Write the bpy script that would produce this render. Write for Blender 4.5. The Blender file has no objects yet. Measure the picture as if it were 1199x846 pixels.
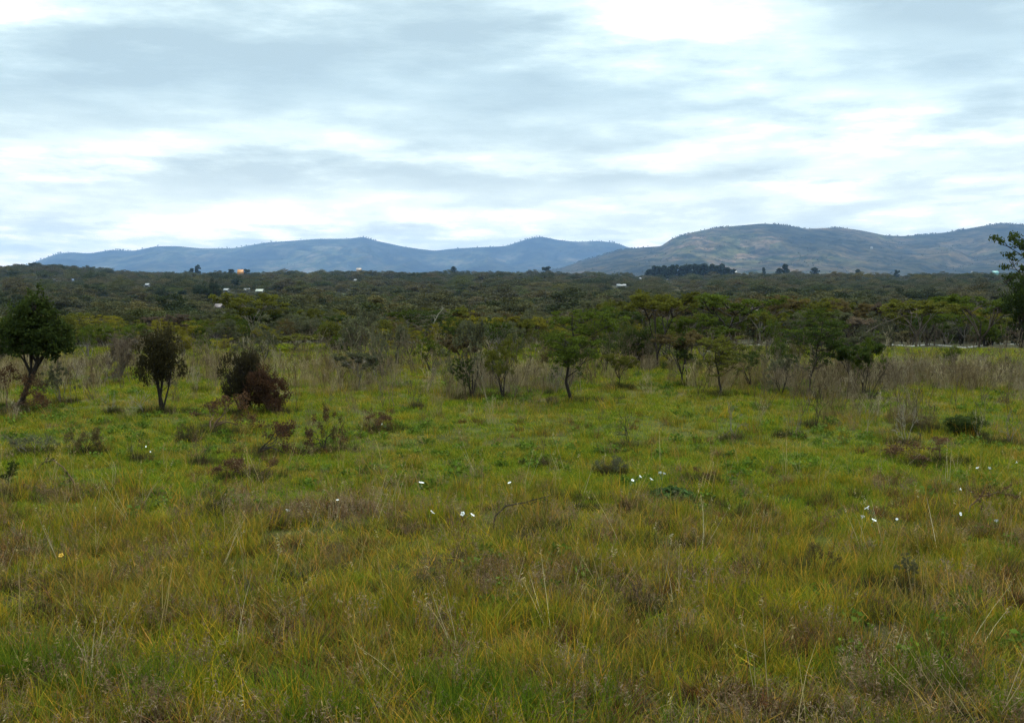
import bpy, math, random
import numpy as np
from mathutils import Vector

random.seed(7)
RNG = np.random.default_rng(7)
scene = bpy.context.scene
COL = scene.collection

# ------------------------------------------------------------------ camera
F = 1151.0            # focal length in photo pixels (photo 1199 x 846)
CX, CY = 599.5, 423.0
HORIZON = 325.0
PITCH = math.atan((CY - HORIZON) / F)
EYE = 3.0
cam_data = bpy.data.cameras.new('camera')
cam = bpy.data.objects.new('camera', cam_data)
COL.objects.link(cam)
cam_data.sensor_width = 36.0
cam_data.lens = 36.0 * F / 1199.0
cam_data.clip_start = 0.1
cam_data.clip_end = 60000.0
cam.location = (0, 0, EYE)
cam.rotation_euler = (math.pi / 2 - PITCH, 0, 0)
scene.camera = cam
FW = np.array([0, math.cos(PITCH), -math.sin(PITCH)])
UP = np.array([0, math.sin(PITCH), math.cos(PITCH)])


def ray(px, py):
    return np.array([1, 0, 0]) * (px - CX) / F + UP * (CY - py) / F + FW


def at(px, py, d):
    v = ray(px, py)
    return np.array([0, 0, EYE]) + v * (d / v[1])


def project(p):
    v = np.asarray(p, float) - np.array([0, 0, EYE])
    z = v @ FW
    return CX + F * v[..., 0] / z, CY - F * (v @ UP) / z


# ------------------------------------------------------------------ noise
def _hash(ix, iy, s):
    h = (ix * 374761393 + iy * 668265263 + s * 974634541) & 0xFFFFFFFF
    h = ((h ^ (h >> 13)) * 1274126177) & 0xFFFFFFFF
    h = (h ^ (h >> 16)) & 0xFFFF
    return h / 65535.0


def vnoise(x, y, s=0):
    x = np.asarray(x, float); y = np.asarray(y, float)
    ix = np.floor(x).astype(np.int64); iy = np.floor(y).astype(np.int64)
    fx = x - ix; fy = y - iy
    fx = fx * fx * (3 - 2 * fx); fy = fy * fy * (3 - 2 * fy)
    a = _hash(ix, iy, s); b = _hash(ix + 1, iy, s); c = _hash(ix, iy + 1, s); d = _hash(ix + 1, iy + 1, s)
    return (a * (1 - fx) + b * fx) * (1 - fy) + (c * (1 - fx) + d * fx) * fy


def fbm(x, y, s=0, o=4):
    v = 0.0; a = 0.5; t = 0.0
    for k in range(o):
        v = v + a * vnoise(np.asarray(x) * 2 ** k + 17.3 * k, np.asarray(y) * 2 ** k - 9.1 * k, s + k)
        t += a; a *= 0.5
    return v / t


def sstep(a, b, x):
    t = np.clip((np.asarray(x, float) - a) / (b - a), 0, 1)
    return t * t * (3 - 2 * t)


# ------------------------------------------------------------------ terrain
_pr = np.array([0.1, 20, 46, 60, 100, 200, 400, 800, 1500, 2200, 3000, 30000])
_pz = np.array([0, 0, 0, -0.8, -3.0, -6.5, -7.4, -3.5, 7.0, -2, -10, -10])
_lr = np.linspace(math.log(0.1), math.log(30000), 1200)
_lz = np.interp(_lr, np.log(_pr), _pz)
_k = np.exp(-0.5 * (np.arange(-40, 41) / 12.0) ** 2); _k /= _k.sum()
_lz = np.convolve(np.pad(_lz, 40, mode='edge'), _k, mode='valid')
_rx = np.array([-400, -100, 0, 60, 120, 200, 300, 420, 550, 650, 800, 950, 1199, 1500])
_ry = np.array([316, 317, 318.5, 317, 323, 326, 326, 324.5, 325.5, 326, 327.5, 327.5, 327, 326])


def H(x, y):
    x = np.asarray(x, float); y = np.asarray(y, float)
    r = np.hypot(x, y)
    z = np.interp(np.log(np.maximum(r, 0.11)), _lr, _lz)
    px = CX + F * x / np.maximum(y, 0.3 * r + 0.01)
    zr = EYE + (HORIZON - np.interp(px, _rx, _ry)) / F * 1500.0
    w = sstep(600, 1500, r) * (1 - sstep(1600, 2600, r))
    z = z + w * (zr - 7.0)
    z = z + (fbm(x / 90.0, y / 90.0, 3, 3) - 0.5) * 3.0 * sstep(70, 260, r) * (1 - sstep(1200, 1500, r) * 0.7)
    z = z + (fbm(x / 4.0, y / 4.0, 5, 3) - 0.5) * 0.22 * (1 - sstep(60, 200, r))
    return z


def ground_at(px, py):
    v = ray(px, py); v = v / v[1]
    t = np.geomspace(3, 4000, 6000)
    x = v[0] * t; z = EYE + v[2] * t
    hit = np.nonzero(z <= H(x, t))[0]
    d = t[hit[0]] if len(hit) else 1500.0
    return np.array([v[0] * d, d, float(H(v[0] * d, d))])


# ------------------------------------------------------------------ object helpers
def tag(o, label=None, cat=None, group=None, kind=None):
    if label: o['label'] = label
    if cat: o['category'] = cat
    if group: o['group'] = group
    if kind: o['kind'] = kind
    return o


def mesh_from(name, V, Q, tone=None, mat=None, smooth=False, extra=None):
    V = np.asarray(V, np.float32); Q = np.asarray(Q, np.int32)
    me = bpy.data.meshes.new(name)
    me.vertices.add(len(V)); me.vertices.foreach_set('co', V.ravel())
    k = Q.shape[1]
    me.loops.add(Q.size); me.loops.foreach_set('vertex_index', Q.ravel())
    me.polygons.add(len(Q)); me.polygons.foreach_set('loop_start', np.arange(0, Q.size, k, dtype=np.int32))
    if smooth: me.polygons.foreach_set('use_smooth', np.ones(len(Q), bool))
    if tone is not None:
        a = me.attributes.new('tone', 'FLOAT', 'POINT'); a.data.foreach_set('value', np.asarray(tone, np.float32))
    if extra is not None:
        for nm, arr in extra.items():
            a = me.attributes.new(nm, 'FLOAT_COLOR', 'POINT')
            c = np.ones((len(V), 4), np.float32); c[:, :3] = arr
            a.data.foreach_set('color', c.ravel())
    me.update(calc_edges=True); me.validate()
    if mat: me.materials.append(mat)
    return me


def link(name, me, parent=None, loc=None):
    o = bpy.data.objects.new(name, me); COL.objects.link(o)
    if parent: o.parent = parent
    if loc is not None: o.location = tuple(float(c) for c in loc)
    return o


def empty(name, loc, rz=0.0):
    o = bpy.data.objects.new(name, None); COL.objects.link(o)
    o.location = tuple(float(c) for c in loc); o.rotation_euler = (0, 0, rz)
    o.empty_display_size = 0.2
    return o


class Geo:
    def __init__(s): s.V = []; s.Q = []; s.T = []; s.n = 0
    def add(s, V, Q, tone=0.5):
        V = np.asarray(V, float); Q = np.asarray(Q, int)
        s.V.append(V); s.Q.append(Q + s.n); s.n += len(V)
        s.T.append(np.full(len(V), tone) if np.isscalar(tone) else np.asarray(tone, float))
    def get(s): return np.concatenate(s.V), np.concatenate(s.Q), np.concatenate(s.T)
    def mesh(s, name, mat, smooth=False):
        V, Q, T = s.get(); return mesh_from(name, V, Q, T, mat, smooth)


def unit(v): return v / (np.linalg.norm(v) + 1e-12)


def tube(g, pts, rad, sides=5, tone=0.5):
    pts = np.asarray(pts, float); n = len(pts)
    tan = np.gradient(pts, axis=0)
    a = np.arange(sides) * 2 * math.pi / sides
    V = []
    ref = np.array([0.31, 0.87, 0.38])
    for i in range(n):
        t = unit(tan[i]); u = unit(np.cross(t, ref)); w = np.cross(t, u)
        V.append(pts[i] + rad[i] * (np.cos(a)[:, None] * u + np.sin(a)[:, None] * w))
    V = np.concatenate(V)
    Q = []
    for i in range(n - 1):
        for j in range(sides):
            k = (j + 1) % sides
            Q.append((i * sides + j, i * sides + k, (i + 1) * sides + k, (i + 1) * sides + j))
    g.add(V, Q, tone)


def leaves(g, rng, C, size, flat=0.0, tone=None, aspect=1.7):
    """a diamond quad at each centre; flat pulls normals upright"""
    n = len(C)
    nrm = rng.normal(size=(n, 3)); nrm /= np.linalg.norm(nrm, axis=1)[:, None]
    nrm = nrm * (1 - flat) + np.array([0, 0, 1.0]) * flat
    nrm /= np.linalg.norm(nrm, axis=1)[:, None]
    u = np.cross(nrm, rng.normal(size=(n, 3))); u /= np.linalg.norm(u, axis=1)[:, None] + 1e-9
    v = np.cross(nrm, u)
    s = (size * rng.uniform(0.6, 1.35, n))[:, None]
    V = np.stack([C - u * s * aspect * .5, C + v * s * .5 + u * s * .1 * rng.uniform(-1, 1, (n, 1)),
                  C + u * s * aspect * .5, C - v * s * .5], 1).reshape(-1, 3)
    Q = np.arange(4 * n).reshape(-1, 4)
    t = rng.uniform(0, 1, n) if tone is None else np.clip(tone + rng.normal(0, .16, n), 0, 1)
    g.add(V, Q, np.repeat(t, 4))


def blob(rng, c, r, n, hollow=0.0):
    d = rng.normal(size=(n, 3)); d /= np.linalg.norm(d, axis=1)[:, None]
    k = rng.uniform(hollow, 1, n) ** (1 / 2.2)
    return np.asarray(c) + d * k[:, None] * np.asarray(r)


def grow(B, T, rng, p, d, L, r, lev, maxlev, nch=(2, 3), spread=0.6, up=0.0, wob=0.18, taper=0.68, n=4, side=0.0):
    p = np.asarray(p, float); d = unit(np.asarray(d, float))
    pts = [p]; rad = [r]
    for i in range(n):
        d = unit(d + wob * rng.normal(size=3) + np.array([0, 0, up]))
        p = p + d * L / n
        pts.append(p); rad.append(r * (1 - .5 * (i + 1) / n))
    B.append((pts, rad, lev))
    if lev == maxlev:
        T.append(p); return
    for j in range(rng.integers(nch[0], nch[1] + 1)):
        i0 = n if j < 2 else rng.integers(max(1, n - 2), n + 1)
        ax = rng.normal(size=3); ax = unit(ax - d * (ax @ d))
        a = spread * rng.uniform(.6, 1.3)
        d2 = d * math.cos(a) + ax * math.sin(a)
        grow(B, T, rng, pts[i0], d2, L * taper * rng.uniform(.75, 1.25), rad[i0] * .8, lev + 1, maxlev, nch, spread, up, wob, taper, n)


# ------------------------------------------------------------------ materials
def new_mat(name):
    m = bpy.data.materials.new(name); m.use_nodes = True
    m.node_tree.nodes.clear()
    return m, m.node_tree.nodes, m.node_tree.links


def mixrgb(N, L, a, b, f, mode='MIX'):
    n = N.new('ShaderNodeMix'); n.data_type = 'RGBA'; n.blend_type = mode
    for sock, v in ((n.inputs[0], f), (n.inputs[6], a), (n.inputs[7], b)):
        if hasattr(v, 'is_output'): L.new(v, sock)
        elif isinstance(v, (int, float)): sock.default_value = v
        else: sock.default_value = (*v, 1)
    return n.outputs[2]


def mathn(N, L, op, a, b=None, clamp=False):
    n = N.new('ShaderNodeMath'); n.operation = op; n.use_clamp = clamp
    for i, v in enumerate((a, b)):
        if v is None: continue
        if hasattr(v, 'is_output'): L.new(v, n.inputs[i])
        else: n.inputs[i].default_value = v
    return n.outputs[0]


def ramp(N, L, f, stops):
    n = N.new('ShaderNodeValToRGB'); e = n.color_ramp.elements
    while len(e) < len(stops): e.new(0.5)
    for k, (p, c) in enumerate(stops):
        e[k].position = p; e[k].color = (*c, 1) if not isinstance(c, (int, float)) else (c, c, c, 1)
    L.new(f, n.inputs[0]); return n.outputs[0]


def noise_tex(N, L, vec, scale, detail=3, rough=.55):
    n = N.new('ShaderNodeTexNoise'); n.inputs['Scale'].default_value = scale
    n.inputs['Detail'].default_value = detail; n.inputs['Roughness'].default_value = rough
    if vec is not None: L.new(vec, n.inputs['Vector'])
    return n.outputs[0]


def leaf_out(N, L, col, trans=0.3, rough=0.85, spec=0.06):
    out = N.new('ShaderNodeOutputMaterial')
    p = N.new('ShaderNodeBsdfPrincipled'); p.inputs['Roughness'].default_value = rough
    p.inputs['Specular IOR Level'].default_value = spec
    L.new(col, p.inputs['Base Color'])
    t = N.new('ShaderNodeBsdfTranslucent'); L.new(col, t.inputs[0])
    m = N.new('ShaderNodeMixShader'); m.inputs[0].default_value = trans
    L.new(p.outputs[0], m.inputs[1]); L.new(t.outputs[0], m.inputs[2]); L.new(m.outputs[0], out.inputs[0])


def tone_attr(N):
    a = N.new('ShaderNodeAttribute'); a.attribute_name = 'tone'; return a.outputs['Fac']


# crown material: the object's own colour gives the species' leaf colour
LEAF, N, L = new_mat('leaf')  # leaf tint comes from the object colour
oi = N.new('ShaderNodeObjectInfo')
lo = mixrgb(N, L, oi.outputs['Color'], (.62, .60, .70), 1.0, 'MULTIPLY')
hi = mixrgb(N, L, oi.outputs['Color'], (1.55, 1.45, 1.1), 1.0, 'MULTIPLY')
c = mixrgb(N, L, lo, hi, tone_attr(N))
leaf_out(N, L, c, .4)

BARK, N, L = new_mat('bark')
oi = N.new('ShaderNodeObjectInfo')
geo = N.new('ShaderNodeTexCoord')
nz = noise_tex(N, L, geo.outputs['Object'], 30, 4)
c = mixrgb(N, L, oi.outputs['Color'], mixrgb(N, L, oi.outputs['Color'], (2.0, 1.95, 1.9), 1.0, 'MULTIPLY'), nz)
out = N.new('ShaderNodeOutputMaterial'); p = N.new('ShaderNodeBsdfPrincipled')
p.inputs['Roughness'].default_value = .9; p.inputs['Specular IOR Level'].default_value = .15
L.new(c, p.inputs['Base Color']); L.new(p.outputs[0], out.inputs[0])


def scatter_leaf_mat(name, stops, trans=.25, patch=None, pscale=.3, tone_lo=.6, tone_hi=1.5, pstops=(.42, .62), hue=False):
    """leaf material for scattered stuff: colour from a per-plant random ramp, optionally a second ramp in patches"""
    m, N, L = new_mat(name)
    oi = N.new('ShaderNodeObjectInfo')
    c = ramp(N, L, oi.outputs['Random'], stops)
    if patch:
        nz = noise_tex(N, L, oi.outputs['Location'], pscale, 3)
        f = N.new('ShaderNodeMapRange'); f.inputs[1].default_value = pstops[0]; f.inputs[2].default_value = pstops[1]
        L.new(nz, f.inputs[0])
        c = mixrgb(N, L, c, ramp(N, L, oi.outputs['Random'], patch), f.outputs[0])
    t = tone_attr(N)
    if hue:     # blades of one tuft run from fresh green through yellow to rusty and bleached
        kc = ramp(N, L, t, [(.0, (.40, .50, .55)), (.35, (.70, .95, .75)), (.6, (1.05, 1.1, .85)), (.78, (1.45, 1.15, .7)), (.88, (1.7, 1.05, .8)), (1.0, (2.2, 1.75, 1.6))])
    else:
        k = N.new('ShaderNodeMapRange'); k.inputs[3].default_value = tone_lo; k.inputs[4].default_value = tone_hi
        L.new(t, k.inputs[0]); kc = N.new('ShaderNodeCombineColor')
        for q in range(3): L.new(k.outputs[0], kc.inputs[q])
        kc = kc.outputs[0]
    leaf_out(N, L, mixrgb(N, L, c, kc, 1.0, 'MULTIPLY'), trans)
    return m


# ------------------------------------------------------------------ instanced stuff (geometry nodes)
def scatter(name, P, protos, scl, label, cat, idx=None, tilt=.08, rng=RNG):
    n = len(P)
    me = bpy.data.meshes.new(name)
    me.vertices.add(n); me.vertices.foreach_set('co', np.asarray(P, np.float32).ravel())
    rot = np.stack([rng.normal(0, tilt, n), rng.normal(0, tilt, n), rng.uniform(0, 6.283, n)], 1).astype(np.float32)
    a = me.attributes.new('rot', 'FLOAT_VECTOR', 'POINT'); a.data.foreach_set('vector', rot.ravel())
    scl = np.asarray(scl, np.float32)
    if scl.ndim == 1: scl = np.repeat(scl[:, None], 3, 1)
    a = me.attributes.new('scl', 'FLOAT_VECTOR', 'POINT'); a.data.foreach_set('vector', np.ascontiguousarray(scl).ravel())
    if idx is None: idx = rng.integers(0, len(protos), n)
    a = me.attributes.new('pick', 'INT', 'POINT'); a.data.foreach_set('value', np.asarray(idx, np.int32))
    o = link(name, me)
    ng = bpy.data.node_groups.new(name, 'GeometryNodeTree')
    ng.interface.new_socket('Geometry', in_out='INPUT', socket_type='NodeSocketGeometry')
    ng.interface.new_socket('Geometry', in_out='OUTPUT', socket_type='NodeSocketGeometry')
    N, L = ng.nodes, ng.links
    gi = N.new('NodeGroupInput'); go = N.new('NodeGroupOutput')
    iop = N.new('GeometryNodeInstanceOnPoints'); iop.inputs['Pick Instance'].default_value = True
    jn = N.new('GeometryNodeJoinGeometry')
    for pm in protos:
        po = bpy.data.objects.new(pm.name, pm)          # a source for the node only: never linked to the scene
        ob = N.new('GeometryNodeObjectInfo'); ob.inputs['Object'].default_value = po
        ob.inputs['As Instance'].default_value = True
        L.new(ob.outputs['Geometry'], jn.inputs[0])
    def named(nm, t):
        q = N.new('GeometryNodeInputNamedAttribute'); q.data_type = t; q.inputs[0].default_value = nm
        return [s for s in q.outputs if s.enabled and s.name == 'Attribute'][0]
    e2r = N.new('FunctionNodeEulerToRotation')
    L.new(named('rot', 'FLOAT_VECTOR'), e2r.inputs[0])
    L.new(gi.outputs[0], iop.inputs['Points']); L.new(jn.outputs[0], iop.inputs['Instance'])
    L.new(named('pick', 'INT'), iop.inputs['Instance Index'])
    L.new(e2r.outputs[0], iop.inputs['Rotation']); L.new(named('scl', 'FLOAT_VECTOR'), iop.inputs['Scale'])
    L.new(iop.outputs[0], go.inputs[0])
    md = o.modifiers.new(name, 'NODES'); md.node_group = ng
    return tag(o, label, cat, kind='stuff')


def wedge(n, d0, d1, half=.64, pad=1.5, rng=RNG, power=1.0):
    """n points in the wedge of ground in front of the camera, uniform by area (power 1) or denser near"""
    d = (rng.uniform(0, 1, n) ** power * (d1 ** 2 - d0 ** 2) + d0 ** 2) ** .5
    x = rng.uniform(-1, 1, n) * (half * d + pad)
    return x, d


def clamp_pt(x, y, dz=0.0): return np.stack([x, y, H(x, y) + dz], 1)


# ------------------------------------------------------------------ ground sheet
ang_f = np.linspace(-40, 40, 321)
ang_b = np.linspace(40, 320, 113)[1:-1]
ang = np.radians(np.concatenate([ang_f, ang_b]))
rr = np.concatenate([[0.05], np.geomspace(0.6, 19500, 330)])
A, R = np.meshgrid(ang, rr)
GX = (R * np.sin(A)).ravel(); GY = (R * np.cos(A)).ravel()
GZ = H(GX, GY)
na = len(ang)
i = np.arange(len(rr) - 1)[:, None] * na; j = np.arange(na)[None, :]; jn_ = (j + 1) % na
Qg = np.stack([i + j, i + jn_, i + na + jn_, i + na + j], -1).reshape(-1, 4)
r_ = R.ravel()
FIELDS = [  # clearings seen in the far bush: (px, py, half width px, half height px, colour)
    (4, 336, 22, 4, (.07, .12, .02)), (180, 356, 38, 5, (.075, .13, .02)), (112, 357, 18, 3, (.08, .12, .025)), (395, 346, 28, 2.5, (.075, .12, .03)),
    (735, 323, 60, 1.2, (.11, .13, .05)), (810, 342, 26, 3, (.20, .15, .09)), (1040, 329, 40, 1.5, (.09, .1, .05))]
gpx, gpy = project(np.stack([GX, np.maximum(GY, .01), GZ], 1))
col = np.empty((len(GX), 3))
near = np.array([.040, .034, .013]); green = np.array([.058, .066, .010]); dry = np.array([.125, .095, .040]); bush = np.array([.050, .048, .025])
m1 = sstep(9.5, 13, r_)[:, None]; m2 = sstep(23, 29, r_ + (fbm(GX / 3, GY / 3, 8) - .5) * 8)[:, None]; m3 = sstep(36, 50, r_)[:, None]
col[:] = near * (1 - m1) + green * m1
col = col * (1 - m2) + dry * m2
# the pasture on the right runs on green to the stone row
rightg = (sstep(.20, .32, GX / np.maximum(GY, 1)) * sstep(30, 34, r_) * (1 - sstep(44, 50, r_)))[:, None]
col = col * (1 - rightg) + np.array([.10, .105, .025]) * rightg
col = col * (1 - m3) + bush * m3
for fx, fy, fw, fh, fc in FIELDS:
    e = ((gpx - fx) / fw) ** 2 + ((gpy - fy) / fh) ** 2
    k = .75 * (1 - sstep(.5, 1.2, e))[:, None] * (GY > 50)[:, None]
    col = col * (1 - k) + np.array(fc) * k
GROUND, N, L = new_mat('ground_soil_and_turf')
va = N.new('ShaderNodeVertexColor'); va.layer_name = 'albedo'
g_ = N.new('ShaderNodeNewGeometry')
n1 = noise_tex(N, L, g_.outputs['Position'], 1.3, 6, .7)
n2 = noise_tex(N, L, g_.outputs['Position'], 14, 4, .7)
c = mixrgb(N, L, va.outputs[0], ramp(N, L, n1, [(.3, (.45, .42, .5)), (.5, (1, .95, .9)), (.7, (1.35, 1.5, 1.1))]), 1.0, 'MULTIPLY')
c = mixrgb(N, L, c, ramp(N, L, n2, [(.3, .35), (.7, 1.3)]), .8, 'MULTIPLY')
out = N.new('ShaderNodeOutputMaterial'); p = N.new('ShaderNodeBsdfPrincipled')
p.inputs['Roughness'].default_value = .95; p.inputs['Specular IOR Level'].default_value = .1
bp = N.new('ShaderNodeBump'); bp.inputs['Strength'].default_value = .6; bp.inputs['Distance'].default_value = .05
L.new(n2, bp.inputs['Height']); L.new(bp.outputs[0], p.inputs['Normal'])
L.new(c, p.inputs['Base Color']); L.new(p.outputs[0], out.inputs[0])
ground = link('ground', mesh_from('ground', np.stack([GX, GY, GZ], 1), Qg[:, ::-1], None, GROUND, True, {'albedo': col}))
tag(ground, 'uneven green and brown pasture running down into a bush covered valley', 'ground', kind='structure')

# ------------------------------------------------------------------ hills
FAR = [(-420, 304), (-250, 309), (-120, 313), (20, 316), (37, 309), (71, 297), (87, 295.5), (107, 297), (132, 293), (160, 294), (185, 288.5), (212, 288.5), (237, 291), (275, 291),
       (290, 288.5), (312, 284.5), (355, 281.5), (375, 280), (410, 280), (426, 277.5), (440, 282), (475, 289.5), (510, 294), (530, 291.5), (557, 290), (592, 288.5),
       (620, 279.5), (635, 277.5), (650, 281), (672, 283.5), (700, 282.5), (720, 284.5), (732, 289), (770, 300), (850, 312), (1000, 300), (1200, 296), (1400, 305), (1600, 316)]
NEARH = [(560, 323), (655, 314), (690, 303), (725, 293), (750, 290), (773, 288.5), (778, 285), (785, 280), (805, 273.5), (829, 268.5), (854, 265.5), (890, 262.5), (912, 263.5), (942, 268.5),
         (975, 267), (992, 268.5), (1006, 270.5), (1033, 276), (1054, 277), (1075, 275.5), (1106, 272.5), (1147, 265), (1168, 262.5), (1199, 263.5), (1300, 262), (1400, 270), (1550, 290), (1700, 316)]


def hill_surface(prof, d_foot, d_crest, d_back, nu, nt, seed, amp, power, foot_px):
    px = np.linspace(prof[0][0], prof[-1][0], nu)
    row = np.interp(px, [a for a, b in prof], [b for a, b in prof])
    kk = np.exp(-0.5 * (np.arange(-4, 5) / 1.3) ** 2); kk /= kk.sum()
    row = np.convolve(np.pad(row, 4, mode='edge'), kk, mode='valid')
    u = (px - CX) / F
    t = np.concatenate([np.linspace(0, 1, nt), 1 + np.linspace(0, 1, nt // 3)[1:]])
    U, Tt = np.meshgrid(u, t)
    D = np.where(Tt <= 1, d_foot + (d_crest - d_foot) * Tt, d_crest + (d_back - d_crest) * (Tt - 1))
    crest = EYE + (HORIZON - row) / F * d_crest
    base = -14.0
    s = np.where(Tt <= 1, np.clip(Tt, 0, 1) ** power, (1 - (Tt - 1)) ** 1.2)
    Z = base + (crest[None, :] - base) * s
    k = d_crest / 1100.0
    warp = fbm(U * d_crest / (k * 260), Tt * 2.0, seed + 9, 3)
    rid = 1 - np.abs(2 * fbm(U * d_crest / (k * 95) + warp * 1.6, Tt * 1.5 + warp, seed, 5) - 1) * 2.2
    Z = Z + amp * (rid - .55) * (s * (1 - s) * 4) * (Tt <= 1) * np.clip((crest[None, :] - base) / crest.max(), .1, 1)
    X = U * D
    return X, D, Z, len(u), len(t)


def hill_mesh(name, args, mat, label):
    X, D, Z, nu, nt = hill_surface(**args)
    i = np.arange(nt - 1)[:, None] * nu; j = np.arange(nu - 1)[None, :]
    Q = np.stack([i + j, i + j + 1, i + nu + j + 1, i + nu + j], -1).reshape(-1, 4)
    o = link(name, mesh_from(name, np.stack([X.ravel(), D.ravel(), Z.ravel()], 1), Q, None, mat, True))
    tag(o, label, 'hills', kind='structure')
    return X, D, Z


def hill_mat(name, s_big, stops, s_field, field, ffac):
    m, N, L = new_mat(name)
    g = N.new('ShaderNodeNewGeometry')
    mp = N.new('ShaderNodeMapping'); mp.inputs['Scale'].default_value = (1, .45, 1.0)
    L.new(g.outputs['Position'], mp.inputs[0])
    a = noise_tex(N, L, mp.outputs[0], s_big, 7, .65)
    c = ramp(N, L, a, stops)
    v = N.new('ShaderNodeTexVoronoi'); v.inputs['Scale'].default_value = s_field; L.new(mp.outputs[0], v.inputs['Vector'])
    sep = N.new('ShaderNodeSeparateColor'); L.new(v.outputs['Color'], sep.inputs[0])
    fc = ramp(N, L, sep.outputs[0], field)
    b = noise_tex(N, L, mp.outputs[0], s_big * .55, 3)
    f = N.new('ShaderNodeMapRange'); f.inputs[1].default_value = .47; f.inputs[2].default_value = .60; f.inputs[4].default_value = ffac
    L.new(b, f.inputs[0])
    c = mixrgb(N, L, c, fc, f.outputs[0])
    d = noise_tex(N, L, mp.outputs[0], s_big * 14, 3, .7)
    c = mixrgb(N, L, c, ramp(N, L, d, [(.36, .25), (.62, 1.25)]), .7, 'MULTIPLY')
    e = noise_tex(N, L, mp.outputs[0], s_big * 5, 4, .6)
    c = mixrgb(N, L, c, ramp(N, L, e, [(.41, (.18, .24, .22)), (.52, (.8, .82, .8)), (.64, (1.1, 1.02, 1.0))]), .9, 'MULTIPLY')
    out = N.new('ShaderNodeOutputMaterial'); p = N.new('ShaderNodeBsdfPrincipled')
    p.inputs['Roughness'].default_value = 1; p.inputs['Specular IOR Level'].default_value = .0
    L.new(c, p.inputs['Base Color']); L.new(p.outputs[0], out.inputs[0])
    return m


HM_FAR = hill_mat('far_hill_bush', .0012, [(.3, (.016, .021, .016)), (.55, (.030, .034, .022)), (.75, (.065, .065, .038))], .006,
                  [(0, (.06, .08, .03)), (.5, (.15, .16, .08)), (1, (.28, .22, .14))], .45)
HM_NEAR = hill_mat('near_hill_bush', .0022, [(.3, (.022, .026, .017)), (.5, (.050, .046, .026)), (.7, (.12, .088, .052))], .011,
                   [(0, (.05, .06, .025)), (.35, (.11, .11, .04)), (.65, (.17, .12, .07)), (1, (.24, .16, .11))], .6)
far_args = dict(prof=FAR, d_foot=9500, d_crest=14000, d_back=17500, nu=700, nt=90, seed=21, amp=120, power=1.25, foot_px=0)
near_args = dict(prof=NEARH, d_foot=3600, d_crest=7500, d_back=9300, nu=800, nt=130, seed=41, amp=62, power=1.45, foot_px=0)
FXYZ = hill_mesh('far_hills', far_args, HM_FAR, 'long blue range of hills with two peaks on the horizon')
NXYZ = hill_mesh('near_hills', near_args, HM_NEAR, 'nearer broad bare-topped hill with tan patches rising on the right')

# ------------------------------------------------------------------ plant library (unit height, unit width)
LIB = {}


def finish(name, key, B, g, sides=(6, 5, 4, 3, 3, 3), norm=True, minr=0.0):
    w = Geo()
    for pts, rad, lev in B:
        rad = [max(q, minr) for q in rad]
        tube(w, pts, rad, sides[min(lev, 5)], .5)
    Vw, Qw, Tw = w.get()
    if g is not None and g.n:
        Vl, Ql, Tl = g.get()
    else:
        Vl = None
    ref = Vl if Vl is not None and len(Vl) > 1200 else Vw
    top = np.percentile(ref[:, 2], 99.7); x0, x1 = np.percentile(ref[:, 0], [1, 99]); y0, y1 = np.percentile(ref[:, 1], [1, 99])
    wd = .5 * ((x1 - x0) + (y1 - y0))
    s = np.array([1 / wd, 1 / wd, 1 / top]) if norm else np.ones(3)
    tm = mesh_from(name + '_trunk', Vw * s, Qw, Tw, BARK, True)
    cm = mesh_from(name + '_crown', Vl * s, Ql, Tl, LEAF) if Vl is not None else None
    LIB.setdefault(key, []).append((tm, cm))


def pads(g, rng, tips, rx, rz, per, size, flat=.45, base_tone=.5, zt=0.0):
    for p in tips:
        k = rng.uniform(.7, 1.3)
        C = blob(rng, p, (rx * k, rx * k, rz * k), int(per * k * k))
        sub = blob(rng, p, (rx * k, rx * k, rz * k * 1.3), 7)     # sub-clumps make the pad uneven
        pick = sub[rng.integers(0, 7, len(C))]
        C = C * .45 + pick * .55 + rng.normal(0, rx * .10, C.shape) * np.array([1, 1, .45])
        leaves(g, rng, C, size, flat, base_tone + rng.normal(0, .14) + zt * (p[2] - .8))


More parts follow.
